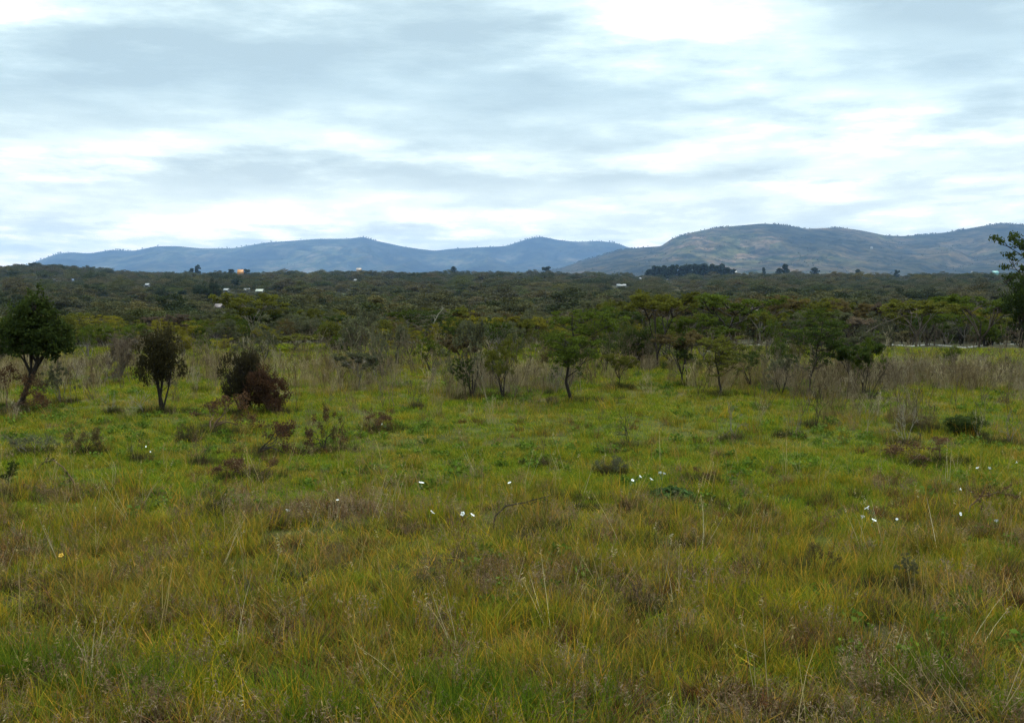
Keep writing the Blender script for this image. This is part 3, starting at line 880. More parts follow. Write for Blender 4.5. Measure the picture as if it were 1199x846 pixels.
house(1136, 304, 4, 3, WH, TIN, 'tiny white house on the hill foot at right', d=4400)
house(1163, 320, 11, 4, (.18, .32, .30), (.13, .33, .31), 'teal-roofed house left of the tall edge tree')
house(1018, 288, 4, 2.6, WH, TIN, 'white house alone on the side of the near hill', d=5900)
house(1090, 307, 9, 2.4, WH, TIN, 'pale low house at the foot of the near hill', d=3700)


# the houses on the hill have to sit on its slope
def surf_z(XYZ, x, d):
    X, D, Z = XYZ
    j = np.argmin(np.abs(D[:, 0] - d)); i = np.argmin(np.abs(X[j] - x))
    return Z[j, i]


for o in list(COL.objects):
    if o.get('category') == 'house' and o.location.y > 3000:
        o.location.z = float(surf_z(NXYZ, o.location.x, o.location.y)) - .3

# ------------------------------------------------------------------ far trees that stand out
k = 0
TALLS = [(226, 321, 314, 6), (233, 321, 310, 6), (190, 364, 336, 18), (243, 366, 330, 22), (252, 362, 326, 18), (235, 362, 334, 16), (214, 360, 340, 14), (278, 341, 326, 12),
         (290, 322, 315, 9), (272, 322, 315, 9), (531, 322, 312, 7), (640, 322, 312, 12), (918, 327, 309, 9), (911, 327, 314, 8), (952, 326, 313, 10), (893, 326, 313, 4), (1003, 324, 315, 6), (1048, 322, 316, 7)]
TL = ['shorter one of two slim trees standing up from the left skyline', 'taller one of two slim trees standing up from the left skyline', 'dark columnar tree beside the bright green clearing',
      'tallest dark tree in the group below the orange building', 'dark tree at the right of the group below the orange building', 'dark tree at the left of the group below the orange building',
      'dark tree between the columnar tree and the dark group', 'dark tree above the three pale roofs', 'tree hugging the right side of the orange building', 'tree hugging the left side of the orange building',
      'pointed tree on the skyline at centre', 'clump-like tree on the skyline at the foot of the near hill', 'conical tree standing above the bush right of the grove', 'rounder tree left of the conical one',
      'dark round tree on the skyline right of the conical tree', 'thin spire-like tree right of the grove', 'small tree at the foot of the near hill slope', 'tree on the bush line below the hill saddle']
for (px, row, top, w), lb in zip(TALLS, TL):
    g0 = ground_at(px, row)
    d = min(g0[1], 1450.0)
    hero('skyline_tree' if top < 320 else 'dark_tree', 'tree', px, row, top, w, 'tall' if w < 15 else 'round', k, 'bl', 'dark', lb, d=d, group='trees standing out on the far slope'); k += 1
GROVE = np.random.default_rng(77)
gx = np.linspace(757, 856, 30) + GROVE.normal(0, 1.5, 30)
for k, px in enumerate(gx):
    top = 309 + 5 * abs(px - 812) / 55 + GROVE.normal(0, 1.4)
    part = 'left' if px < 790 else 'middle' if px < 824 else 'right'
    hero('eucalyptus_tree', 'tree', px, 330, top, GROVE.uniform(6, 11), 'tall', k, 'bl', 'dark',
         'dark tall tree in the %s part of the eucalyptus grove below the near hill' % part, d=1330 + GROVE.uniform(-30, 60), group='trees of the eucalyptus grove')

# ------------------------------------------------------------------ the thicket: nearest bushes one by one
rng = np.random.default_rng(11)
sel = []
tries = 0
while len(sel) < 298 and tries < 60000:
    tries += 1
    d = 34 + (rng.uniform() ** 1.6) * 54
    u = rng.uniform(-.60, .60)
    px = CX + F * u
    dmin = 34.5 + 2 * math.sin(px / 70.0) if px < 850 else 47.5
    if d < dmin: continue
    x = u * d
    w = rng.uniform(1.3, 2.3) * (.75 + .5 * sstep(36, 80, d))
    if any((x - q[0]) ** 2 + (d - q[1]) ** 2 < (.42 * (w + q[2])) ** 2 for q in sel): continue
    if any(abs(px - hp) < hw * .45 and d < hd + .8 and d > hd - 7 and d < 60 for hp, hd, hw in HERO if 30 < hd < 70): continue
    sel.append((x, d, w))
LM = [(-60, 'by the left edge beyond the leaning tree'), (95, 'behind the purplish bare bush'), (188, 'behind the dark round-crowned tree'), (255, 'between the round-crowned tree and the twin shrubs'),
      (310, 'behind the twin round shrubs'), (390, 'right of the low spreading acacia'), (450, 'below the far double peak'), (505, 'around the green acacia with the dead branch'), (555, 'behind the nearly bare tree'),
      (615, 'left of the tiered bright green acacia'), (670, 'behind the tiered bright green acacia'), (720, 'behind the miniature umbrella acacia'), (770, 'around the curved dark trunk'),
      (850, 'behind the broad green flat-topped acacia'), (900, 'around the whitish forked trunk'), (950, 'behind the dark green tiered acacia'), (1015, 'around the pale leaning bough'),
      (1080, 'behind the middle of the stone row'), (1148, 'by the wide acacia with a pale fork'), (1230, 'by the tall tree at the right edge')]
TONE = dict(dk='blackish green', dg='dark green', gr='green', ol='olive', yl='yellow-green', gy='grey-green', br='brownish', ru='rusty', pu='purplish grey')
KN = dict(umbrella=('umbrella_acacia', 'tree', 'flat-topped acacia'), layered=('layered_acacia', 'tree', 'tiered acacia'), round=('round_bush', 'bush', 'rounded bush'),
          bush=('thorn_bush', 'bush', 'thorn bush'), bare=('bare_bush', 'bush', 'half-bare bush'))
rows = []
for k, (x, d, w) in enumerate(sorted(sel, key=lambda q: q[1])):
    px = CX + F * x / d
    tallf = 1.9 if px < 690 else 2.6
    hmax = (1.25 + (tallf - 1.25) * sstep(38, 66, d)) * rng.uniform(.75, 1.12)
    kind = rng.choice(['umbrella', 'bush', 'round', 'bare', 'layered'], p=[.26, .42, .10, .14, .08])
    if d < 46 and px < 850: kind = rng.choice(['bush', 'round', 'bare', 'umbrella'], p=[.50, .14, .21, .15])
    if px > 680 and d > 47 and rng.uniform() < .45: kind = 'umbrella'
    if kind == 'umbrella': w *= 1.35; hmax *= 1.1
    pal = rng.choice(['ol', 'gy', 'gr', 'yl', 'br', 'dg', 'dk', 'pu'], p=[.28, .15, .15, .14, .09, .09, .04, .06])
    if d < 42 and px > 350 and px < 650 and rng.uniform() < .35: pal = 'yl'
    where = min(LM, key=lambda q: abs(q[0] - px))[1]
    depth = 'nearest' if d < 45 else 'mid-thicket' if d < 68 else 'rearmost'
    lab = '%s %s %s %s' % (depth, TONE[pal], KN[kind][2], where)
    rows.append((x, d, w, hmax, kind, pal, lab, px))
count = {}
for r in rows: count.setdefault(r[6], []).append(r[7])
for k_ in ('ol', 'gy', 'gr', 'yl', 'br', 'dg', 'pu'): PAL[k_] = tuple(q * .98 for q in PAL[k_])
for x, d, w, h, kind, pal, lab, px in rows:
    same = sorted(count[lab])
    if len(same) == 2: lab = lab + (', left one' if px == same[0] else ', right one')
    elif len(same) == 3: lab = lab + (', left one', ', middle one', ', right one')[same.index(px)]
    nm, cat, _ = KN[kind]
    plant(nm, cat, lab, (x, d, float(H(x, d)) - .02), w, h, kind, int(rng.integers(0, 12)), pal, rng.choice(['dark', 'mid', 'grey', 'pale'], p=[.5, .25, .17, .08]), None,
          'bushes of the thicket beyond the pasture', .25)

SAP = []
tries = 0
while len(SAP) < 58 and tries < 9000:
    tries += 1
    px = rng.uniform(350, 690) if rng.uniform() < .3 else rng.uniform(680, 1040)
    d = rng.uniform(25.5, 40) if px < 860 else rng.uniform(23.5, 42)
    x = (px - CX) / F * d
    if any((x - q[0]) ** 2 + (d - q[1]) ** 2 < .8 for q in SAP): continue
    if any(abs(px - hp) < hw * .3 and d < hd for hp, hd, hw in HERO if 20 < hd < 45): continue
    SAP.append((x, d, px))
SK = dict(bare=('bare_sapling', 'sapling', 'bare twiggy sapling'), bush=('thin_sapling', 'sapling', 'thin-leaved sapling'), umbrella=('young_acacia', 'sapling', 'young spreading acacia'), layered=('young_acacia', 'sapling', 'young upright acacia'))
srow = []
for x, d, px in SAP:
    kind = rng.choice(['bare', 'bush', 'umbrella', 'layered'], p=[.58, .14, .18, .10])
    pal = rng.choice(['ol', 'gy', 'br', 'dg', 'gr']); h = rng.uniform(.75, 1.7) * np.interp(d, [24, 40], [.85, 1.15]); w = h * rng.uniform(.55, 1.0) * (1.4 if kind == 'umbrella' else 1)
    where = min(LM, key=lambda q: abs(q[0] - px))[1].replace('behind', 'in weeds near').replace('around', 'in weeds near')
    srow.append((x, d, px, kind, pal, h, w, '%s %s %s' % (TONE[pal], SK[kind][2], where)))
scount = {}
for r in srow: scount.setdefault(r[7], []).append(r[2])
for x, d, px, kind, pal, h, w, lab in srow:
    same = sorted(scount[lab])
    if len(same) == 2: lab = lab + (', left one' if px == same[0] else ', right one')
    plant(SK[kind][0], 'sapling', lab, (x, d, float(H(x, d)) - .02), w, h, kind, int(rng.integers(0, 12)), pal, rng.choice(['dark', 'mid', 'grey']), None, 'saplings standing in the dry weeds', .2)

# ------------------------------------------------------------------ bushland beyond: one mass
STOPS = [(0, (.028, .036, .014)), (.2, (.052, .062, .019)), (.42, (.076, .078, .026)), (.58, (.084, .074, .042)), (.72, (.072, .084, .019)), (.86, (.102, .080, .040)), (1, (.118, .106, .024))]
STOPS = [(a, tuple(q * 1.0 for q in c)) for a, c in STOPS]
MASS = scatter_leaf_mat('bushland_leaf', STOPS, .2, [(0, (.038, .046, .020)), (.5, (.072, .068, .036)), (1, (.086, .070, .038))], .012, .6, 1.4)
protos = []
for s in range(8):
    rg = np.random.default_rng(900 + s); g = Geo()
    dome = s % 3
    for k in range(26):
        a = rg.uniform(0, 6.283); rr_ = .46 * math.sqrt(rg.uniform())
        zt = (.9 - .28 * (rr_ / .46) ** 2 + rg.normal(0, .09)) if dome != 2 else rg.uniform(.3, 1.0) * (1 - .7 * (rr_ / .46) ** 2)
        c = np.array([math.cos(a) * rr_, math.sin(a) * rr_, zt])
        leaves(g, rg, blob(rg, c, (.14, .14, .08), 150), .024, .35, np.clip(.45 + rg.normal(0, .2), 0, 1))
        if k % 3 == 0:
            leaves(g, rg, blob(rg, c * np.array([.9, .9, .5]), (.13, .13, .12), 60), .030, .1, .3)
    for k in range(5):
        a = rg.uniform(0, 6.283); tube(g, [(0, 0, -.05), (.12 * math.cos(a), .12 * math.sin(a), .35), (.3 * math.cos(a), .3 * math.sin(a), .75)], [.02, .015, .008], 4, .2)
    protos.append(g.mesh('bush_mass', MASS))
nprotos = []
for s in range(7):
    rg = np.random.default_rng(930 + s); g = Geo(); dome = s % 3
    B = []; T = []
    for k in range(5):
        a = rg.uniform(0, 6.283); t = rg.uniform(.3, 1.1)
        grow(B, T, rg, (.02 * math.cos(a), .02 * math.sin(a), -.05), (math.cos(a) * t, math.sin(a) * t, 1), .34, .014, 0, 2, (2, 3), .5, .02, .12, .75)
    for pts, rad, lev in B: tube(g, pts, rad, 4, .15)
    nc = 34
    for k in range(nc):
        a = rg.uniform(0, 6.283); rr_ = .46 * math.sqrt(rg.uniform())
        zt = (.92 - .30 * (rr_ / .46) ** 2 + rg.normal(0, .08)) if dome != 2 else rg.uniform(.25, 1.0) * (1 - .6 * (rr_ / .46) ** 2)
        c = np.array([math.cos(a) * rr_, math.sin(a) * rr_, zt])
        leaves(g, rg, blob(rg, c, (.12, .12, .075), 190), .015, .3, np.clip(.5 + rg.normal(0, .2), 0, 1))
    nprotos.append(g.mesh('bush_mass_near', MASS))
protos = protos + nprotos
rng = np.random.default_rng(15)
X = []; Y = []; S = []
for d0, d1, area in ((62, 120, 8.0), (120, 260, 15.0), (260, 600, 40.0), (600, 1150, 95.0), (1150, 1750, 100.0)):
    half = .66
    n = int(half * (d1 ** 2 - d0 ** 2) / area)
    x, y = wedge(n, d0, d1, half, 6, rng)
    w = np.interp(y, [60, 150, 400, 900, 1700], [2.6, 3.9, 6.4, 9.2, 10.2]) * np.clip(rng.lognormal(0, .38, n), .45, 2.0) * np.where(rng.uniform(size=n) < .04, 1.2, 1.0)
    keepn = np.ones(n, bool)
    if d0 < 100:
        keepn = (y > 84 + rng.normal(0, 8, n)) | (np.abs(x) > .60 * y)
    X.append(x[keepn]); Y.append(y[keepn]); S.append(w[keepn])
X = np.concatenate(X); Y = np.concatenate(Y); S = np.concatenate(S)
gz = H(X, Y)
hh = S * np.random.default_rng(3).uniform(.38, .68, len(S)) * np.interp(Y, [60, 600, 1300], [1.15, .85, .95])
bpx, brow = project(np.stack([X, Y, gz], 1)); _, trow = project(np.stack([X, Y, gz + hh], 1))
ok = fbm(X / 60, Y / 60, 31, 3) > .36
keepit = np.random.default_rng(9).uniform(size=len(X))
for fx, fy, fw, fh, fc in FIELDS:
    ok &= ~((np.abs(bpx - fx) < fw) & (brow > fy - fh - .5) & (brow < fy + fh + .5) & (keepit > .12))
    ok &= ~((np.abs(bpx - fx) < fw * .8) & (trow < fy - fh * .2) & (brow > fy) & (brow < fy + 16) & (keepit > .35))
for px, z, d, wpx, row in HOUSES:
    ok &= ~((np.abs(bpx - px) < wpx * .5 + S * F / Y * .4) & (Y < d + 6) & (trow < row - 1.4) & (keepit > .05))
X, Y, S, gz, hh = X[ok], Y[ok], S[ok], gz[ok], hh[ok]
IDX = np.where(Y < 420, 8, 0) + np.where(Y < 420, np.random.default_rng(6).integers(0, 7, len(Y)), np.random.default_rng(7).integers(0, 8, len(Y)))
scatter('bushland', np.stack([X, Y, gz], 1), protos, np.stack([S, S, hh], 1), 'grey-green thorn bushland filling the valley up to the skyline', 'bushland', tilt=.05, idx=IDX)

# trees on the hills
HT = scatter_leaf_mat('hill_tree_leaf', [(0, (.025, .035, .02)), (1, (.06, .07, .035))], .1)
ht = []
for s in range(3):
    rg = np.random.default_rng(950 + s); g = Geo()
    for k in range(12):
        c = np.array([rg.normal(0, .16), rg.normal(0, .16), rg.uniform(.3, .95)])
        leaves(g, rg, blob(rg, c, (.18, .18, .14), 12), .16, .1, np.clip(.45 + rg.normal(0, .2), 0, 1))
    tube(g, [(0, 0, -.1), (0, 0, .5)], [.03, .02], 4, .2)
    ht.append(g.mesh('hill_tree', HT))
P = []; S = []
rng = np.random.default_rng(19)
for XYZ, nt, ncrest, nslope, size in ((FXYZ, 90, 480, 1500, 17.0), (NXYZ, 130, 900, 6500, 8.0)):
    X_, D_, Z_ = XYZ
    nu = X_.shape[1]
    cl = vnoise(np.arange(nu) / 14.0, np.zeros(nu), 5)
    pr = np.clip(cl - .45, .0, 1) ** 1.5 + .004; pr /= pr.sum()
    for q in rng.choice(nu, ncrest, p=pr):
        j = nt - 1 - rng.integers(0, 2)
        P.append((X_[j, q] + rng.uniform(-8, 8), D_[j, q], Z_[j, q] - 1)); S.append(size * rng.uniform(.5, 1.35))
    for t in range(nslope):
        j = rng.integers(4, nt - 2); q = rng.integers(0, nu)
        if vnoise(q / 18.0, j / 7.0, 8) < .45 + .2 * rng.uniform(): continue
        P.append((X_[j, q] + rng.uniform(-9, 9), D_[j, q], Z_[j, q] - 1.5)); S.append(size * rng.uniform(.4, .9))
S = np.array(S)
scatter('hill_trees', np.array(P), ht, np.stack([S * 1.15, S * 1.15, S], 1), 'scattered trees dotting the slopes and crests of the hills', 'hill trees', tilt=.03)

# ------------------------------------------------------------------ white stone row
SW, N, L = new_mat('pale_stone')
tc = N.new('ShaderNodeTexCoord'); nz = noise_tex(N, L, tc.outputs['Object'], 6, 5)
c = ramp(N, L, nz, [(.3, (.22, .20, .17)), (.6, (.46, .44, .40))])
out = N.new('ShaderNodeOutputMaterial'); p = N.new('ShaderNodeBsdfPrincipled'); p.inputs['Roughness'].default_value = .9
L.new(c, p.inputs['Base Color']); L.new(p.outputs[0], out.inputs[0])
line = [(830, 411), (862, 407), (882, 403), (915, 405), (940, 406), (962, 405), (985, 407), (1010, 408), (1030, 404), (1042, 402.5), (1065, 404.5), (1090, 402), (1112, 404.5), (1128, 406.5), (1146, 404), (1162, 400.5), (1180, 401.5), (1199, 401.5), (1240, 402), (1300, 404)]
lx = np.linspace(830, 1300, 620); ly = np.interp(lx, [a for a, b in line], [b for a, b in line])
g = Geo(); rng = np.random.default_rng(5); origin = None
for a, b in zip(lx, ly):
    q = ground_at(a, b + 1.6)
    for lay in range(1):
        if lay and rng.uniform() < .45: continue
        s = rng.uniform(.028, .062)
        th = np.linspace(0, 6.283, 7)[:-1]
        c0 = q + np.array([rng.normal(0, .03), rng.normal(0, .05), .03 + .09 * lay])
        V = []
        for zz, rr_ in ((-.9, .6), (-.2, 1.0), (.5, .9), (.95, .45)):
            for t in th: V.append(c0 + s * np.array([math.cos(t) * rr_ * 1.2, math.sin(t) * rr_, zz * .8]) * rng.uniform(.85, 1.15))
        Q = [(i * 6 + j, i * 6 + (j + 1) % 6, i * 6 + 6 + (j + 1) % 6, i * 6 + 6 + j) for i in range(3) for j in range(6)]
        Q += [(18, 19, 20, 21), (18, 21, 22, 23)]
        g.add(np.array(V), Q)
o = link('stone_wall', g.mesh('stone_wall', SW)); tag(o, 'low wavering row of whitish stones between pasture and bush at right', 'stone wall')

# ------------------------------------------------------------------ white flowers
PETAL = plain('petal_white', (.86, .86, .84), .6)
GREENM = plain('stem_green', (.06, .11, .03), .7)
YEL = plain('flower_eye', (.55, .50, .12), .7)


def bloom_mesh(seed):
    rg = np.random.default_rng(seed); n = 20
    a = np.linspace(0, 6.283, n + 1)[:-1]
    V = []
    for rr_, zz in ((.004, 0), (.010, .022), (.028, .040), (.044, .046), (.052, .040)):
        k = 1 + .13 * np.cos(5 * a) * (rr_ / .05)
        V.append(np.stack([np.cos(a) * rr_ * k, np.sin(a) * rr_ * k, zz + .004 * np.cos(5 * a) * (rr_ / .05) + rg.normal(0, .0015, n)], 1))
    V = np.concatenate(V)
    Q = [(i * n + j, i * n + (j + 1) % n, (i + 1) * n + (j + 1) % n, (i + 1) * n + j) for i in range(4) for j in range(n)]
    return mesh_from('bloom', V, Q, None, PETAL, True)


BL = [bloom_mesh(s) for s in range(3)]
g = Geo(); rg = np.random.default_rng(4)
tube(g, [(0, 0, -.22), (.01, 0, -.1), (0, 0, 0)], [.004, .003, .003], 5)
leaves(g, rg, np.array([(.03, .01, -.06), (-.03, .02, -.1), (.01, -.03, -.12), (.02, .03, -.15), (-.02, -.02, -.04)]), .035, .4)
STEMM = g.mesh('stem', GREENM)
g = Geo(); tube(g, [(0, 0, .012), (0, 0, .038), (0, 0, .040)], [.006, .007, .001], 6); EYEM = g.mesh('eye', YEL)
FL = [(740, 563, 'lone white bloom at the left of the four above the leafy ground plant'), (748, 559, 'second white bloom from the left above the leafy ground plant'), (762, 562, 'third white bloom from the left above the leafy ground plant'),
      (773, 554, 'left bloom of the close white pair behind the leafy ground plant'), (777, 555.5, 'right bloom of the close white pair behind the leafy ground plant'), (336, 599, 'white flower alone in olive grass left of centre'), (395, 586, 'small white flower below the low rusty shrub'),
      (493, 566, 'single white flower on green grass left of centre'), (505, 601, 'faint white flower left of the pair beside the arching dark branch'), (543, 602, 'left one of two white flowers beside the arching dark branch'),
      (552, 604, 'right one of two white flowers beside the arching dark branch'), (170, 523, 'upper one of two tiny white flowers by the forked twig'), (177, 529, 'lower one of two tiny white flowers by the forked twig'),
      (1017, 596, 'topmost of three white flowers above the weedy clump with a dark hollow'), (1009, 607, 'leftmost of three white flowers above the weedy clump with a dark hollow'), (1022, 611, 'lowest of three white flowers above the weedy clump with a dark hollow'),
      (1050, 608, 'faint white flower right of the group of three'), (1123, 573, 'white flower standing above the dry arching twig'), (1139, 577, 'small white flower at the top of the dry arching twig'),
      (1123, 602, 'large white flower left of the foot of the dry arching twig'), (1167, 611, 'white flower under the dry arching twig'), (1145, 548, 'left one of two white flowers below the spreading brown shrub'),
      (1159, 549, 'right one of two white flowers below the spreading brown shrub'), (1189, 542, 'white flower nearest the right edge'), (448, 497, 'tiny white flower beside the low rusty shrub'), (597, 566, 'dim white flower on the open grass at centre')]
for k, (px, row, lb) in enumerate(FL):
    b = ground_at(px, row + 14); b = at(px, row, b[1])
    o = empty('white_flower', b, random.uniform(0, 6)); o.rotation_euler = (random.uniform(.2, 1.1), random.uniform(-.7, .7), random.uniform(0, 6))
    s = random.uniform(.42, .64) * (0.8 if 'tiny' in lb or 'faint' in lb or 'dim' in lb or 'small' in lb else 1.0)
    o.scale = (s * random.uniform(.8, 1.4), s * random.uniform(.55, .95), s * random.uniform(.8, 1.3)); tag(o, lb, 'flower', 'white flowers in the grass')
    link('petals', BL[k % 3], o); link('stem', STEMM, o); link('eye', EYEM, o)
b = at(72, 651, ground_at(72, 660)[1])
o = empty('yellow_flower', b); tag(o, 'single small orange-yellow flower in the near grass at left', 'flower'); o.scale = (.5, .5, .5); o.rotation_euler = (.7, 0, 0)
link('petals', mesh_from('yellow_bloom', *[np.array([v.co[:] for v in BL[0].vertices]), np.array([p.vertices[:] for p in BL[0].polygons])], None, plain('petal_yellow', (.75, .42, .03), .6), True), o); link('stem', STEMM, o)

# broad-leaved ground plant
rg = np.random.default_rng(8); g = Geo(); b0 = ground_at(786, 584); st = Geo()
for k in range(320):
    a = rg.uniform(0, 6.283); q = math.sqrt(rg.uniform()); c = np.array([math.cos(a) * .36 * q, math.sin(a) * .30 * q, .02 + .15 * (1 - q * q) * rg.uniform(.4, 1)])
    leaves(g, rg, c[None], .055, .55, np.array([rg.uniform()]))
    if k % 6 == 0: tube(st, [(c[0] * .3, c[1] * .3, -.02), c], [.004, .002], 4)
o = empty('ground_plant', b0); tag(o, 'low mat of broad bluish green leaves on the open grass right of centre', 'plant')
t = link('stems', st.mesh('ground_plant_stems', BARK), o); t.color = (.05, .08, .03, 1)
c = link('leaves', g.mesh('ground_plant_leaves', LEAF), o); c.color = (.045, .085, .026, 1)

# ------------------------------------------------------------------ grasses
def blades(g, rng, n, R, h0, h1, w, lean, curve, t0=.0, t1=1.0, seg=3):
    a = rng.uniform(0, 6.283, n); q = np.sqrt(rng.uniform(0, 1, n)) * R
    B = np.stack([np.cos(a) * q, np.sin(a) * q, np.full(n, -.02)], 1)
    h = rng.uniform(h0, h1, n)
    la = rng.uniform(0, 6.283, n); ln = np.abs(rng.normal(0, lean, n))
    D = np.stack([np.cos(la) * ln, np.sin(la) * ln, np.ones(n)], 1)
    Cv = np.stack([np.cos(la), np.sin(la), -.35 * np.ones(n)], 1) * (rng.uniform(0, 1, n) * curve)[:, None]
    sd = np.stack([-np.sin(la + rng.normal(0, .6, n)), np.cos(la), np.zeros(n)], 1)
    V = []
    for k in range(seg + 1):
        t = k / seg
        c = B + (D * t + Cv * t * t) * h[:, None]
        ww = (w * rng.uniform(.8, 1.2, n) * (1 - .8 * t))[:, None] * .5
        V.append(c - sd * ww); V.append(c + sd * ww)
    V = np.stack(V, 1)      # n, 2(seg+1), 3
    m = 2 * (seg + 1)
    Q = np.stack([np.array([2 * k, 2 * k + 1, 2 * k + 3, 2 * k + 2]) for k in range(seg)])
    Q = (np.arange(n)[:, None, None] * m + Q[None]).reshape(-1, 4)
    t = np.repeat(rng.uniform(t0, t1, n), m)
    g.add(V.reshape(-1, 3), Q, t)
    tips = B + (D + Cv) * h[:, None]
    return tips


def stalk_heads(g, rng, tips, size, n, spread, tone=.8):
    for p in tips:
        leaves(g, rng, p + rng.normal(0, 1, (n, 3)) * np.array([spread * .5, spread * .5, spread]), size, .0, tone + rng.normal(0, .1))


G_SHORT = scatter_leaf_mat('short_grass', [(0, (.095, .140, .008)), (.5, (.138, .172, .009)), (1, (.195, .192, .014))], .3,
                           [(0, (.155, .140, .012)), (.6, (.205, .165, .018)), (1, (.23, .17, .045))], .75, .55, 1.4, (.46, .66), True)
G_TALL = scatter_leaf_mat('tall_grass', [(0, (.140, .155, .008)), (.5, (.210, .188, .011)), (1, (.28, .205, .022))], .3,
                          [(0, (.130, .095, .016)), (.6, (.180, .128, .026)), (1, (.24, .165, .050))], .7, .55, 1.5, hue=True)
G_SEED = scatter_leaf_mat('seed_grass', [(0, (.095, .055, .028)), (.5, (.145, .092, .052)), (1, (.22, .155, .095))], .25, None, 1, .6, 1.45)
G_STRAW = scatter_leaf_mat('straw', [(0, (.22, .15, .05)), (.6, (.30, .22, .09)), (1, (.40, .33, .20))], .2, None, 1, .7, 1.3)
G_WEED = scatter_leaf_mat('dry_weed', [(0, (.105, .070, .030)), (.4, (.185, .130, .056)), (.75, (.26, .195, .085)), (1, (.40, .32, .17))], .2,
                          [(0, (.090, .066, .048)), (.6, (.170, .130, .092)), (1, (.34, .28, .20))], .25, .6, 1.4)
G_HERB = scatter_leaf_mat('green_herb', [(0, (.050, .080, .010)), (.6, (.080, .125, .012)), (1, (.10, .135, .025))], .3)


def tufts(name, mat, k, fn):
    out_ = []
    for s in range(k):
        rg = np.random.default_rng(hash(name) % 1000 * 0 + len(name) * 97 + s); g = Geo(); fn(g, rg, s); out_.append(g.mesh(name, mat))
    return out_


def f_short(g, rg, s): blades(g, rg, 55, .16, .05, .17, .0075, .45, .5)
def f_tall(g, rg, s):
    blades(g, rg, 46, .11, .09, .27, .0065, .36, .5)
    blades(g, rg, 16, .15, .06, .16, .009, .7, .5, 0, .4)
def f_seed(g, rg, s):
    t = blades(g, rg, 16, .10, .12, .31, .0035, .34, .3, .3, .8)
    for q in t: leaves(g, rg, q + rg.normal(0, 1, (9, 3)) * np.array([.012, .012, .03]) - np.array([0, 0, .02]), .0048, 0, np.full(9, .7), 7)
    blades(g, rg, 20, .12, .06, .18, .006, .5, .4, 0, .4)
def f_straw(g, rg, s):
    t = blades(g, rg, 3, .10, .35, .72, .0060, .35, .35, .5, 1)
    for q in t[:2]: leaves(g, rg, q + rg.normal(0, 1, (9, 3)) * np.array([.008, .008, .03]), .005, 0, np.full(9, .8), 6)
def f_weed(g, rg, s):
    for k in range(6):
        B = []; T = []
        a = rg.uniform(0, 6.283); r0 = rg.uniform(0, .22)
        grow(B, T, rg, (math.cos(a) * r0, math.sin(a) * r0, -.03), (rg.normal(0, .16), rg.normal(0, .16), 1), rg.uniform(.3, .5), .0075, 0, 2, (2, 3), .38, .08, .08, .6, 3)
        tn = rg.uniform(.2, 1)
        for pts, rad, lev in B: tube(g, pts, [max(q, .0035) for q in rad], 3, tn)
        for q in T: leaves(g, rg, blob(rg, q, (.05, .05, .06), 4), .011, 0, tn, 3)
    blades(g, rg, 50, .28, .2, .62, .008, .25, .3, .2, .9)
def f_herb(g, rg, s):
    n = 60; C = blob(rg, (0, 0, .06), (.15, .15, .09), n); leaves(g, rg, C, .034, .5)
    blades(g, rg, 14, .12, .06, .16, .006, .5, .4, .2, .6)


p_short = tufts('short_grass', G_SHORT, 5, f_short); p_tall = tufts('tall_grass', G_TALL, 5, f_tall); p_seed = tufts('seed_grass', G_SEED, 5, f_seed)
p_straw = tufts('straw', G_STRAW, 5, f_straw); p_weed = tufts('dry_weed', G_WEED, 6, f_weed); p_herb = tufts('herb', G_HERB, 4, f_herb)

rng = np.random.default_rng(33)
# short turf everywhere
x1, y1 = wedge(13000, 4.5, 17, .62, 2, rng); x2, y2 = wedge(38000, 16, 47, .62, 2, rng)
x = np.concatenate([x1, x2]); y = np.concatenate([y1, y2])
near_w = 1 - sstep(11, 14.5, y + (fbm(x / 1.5, y / 1.5, 2) - .5) * 4)
s = rng.uniform(.7, 1.25, len(x)) * np.interp(y, [5, 15, 45], [1.0, .95, 1.35])
s3 = np.stack([s * 1.1, s * 1.1, s * (.5 + .9 * fbm(x / .9, y / .9, 6))], 1)
G_DRY = scatter_leaf_mat('dry_turf', [(0, (.135, .160, .009)), (.35, (.205, .195, .012)), (.7, (.25, .195, .022)), (1, (.29, .20, .06))], .3,
                         [(0, (.120, .085, .018)), (.6, (.185, .130, .030)), (1, (.25, .17, .06))], .8, .5, 1.5, (.44, .60), True)
p_dry = tufts('dry_turf', G_DRY, 5, f_short)
nearm = y < 12.2 + (fbm(x / 1.3, y / 1.3, 91) - .5) * 5
s3[:, 2] *= np.where(y > 12, .62, .9)
s3[nearm] *= np.array([1, 1, .85])
nearm_k = nearm & (fbm(x / .45, y / .45, 93, 3) > .33)
scatter('dry_turf', clamp_pt(x[nearm_k], y[nearm_k]), p_dry, s3[nearm_k] * np.array([1, 1, 1.15]), 'olive and brown drying turf in the foreground', 'grass', tilt=.16, rng=rng)
x, y, s3 = x[~nearm], y[~nearm], s3[~nearm]
scatter('short_grass', clamp_pt(x, y), p_short, s3, 'short fresh green grass covering the open pasture', 'grass', tilt=.12, rng=rng)
# taller olive grass in the foreground and in patches
x, y = wedge(16000, 4.5, 26, .62, 2, rng, 1.5)
m = fbm(x / 1.1, y / 1.1, 12); nearp = 1 - sstep(10.5, 15, y)
keep = rng.uniform(size=len(x)) < np.clip((m - .30) * 2.6, .1, 1) * (.10 + .90 * nearp)
x, y = x[keep], y[keep]
s = rng.uniform(.65, 1.25, len(x)) * (.45 + 1.15 * fbm(x / .5, y / .5, 14))
scatter('tall_grass', clamp_pt(x, y), p_tall, s, 'taller olive and yellowing grass tufts in the foreground', 'grass', tilt=.15, rng=rng)
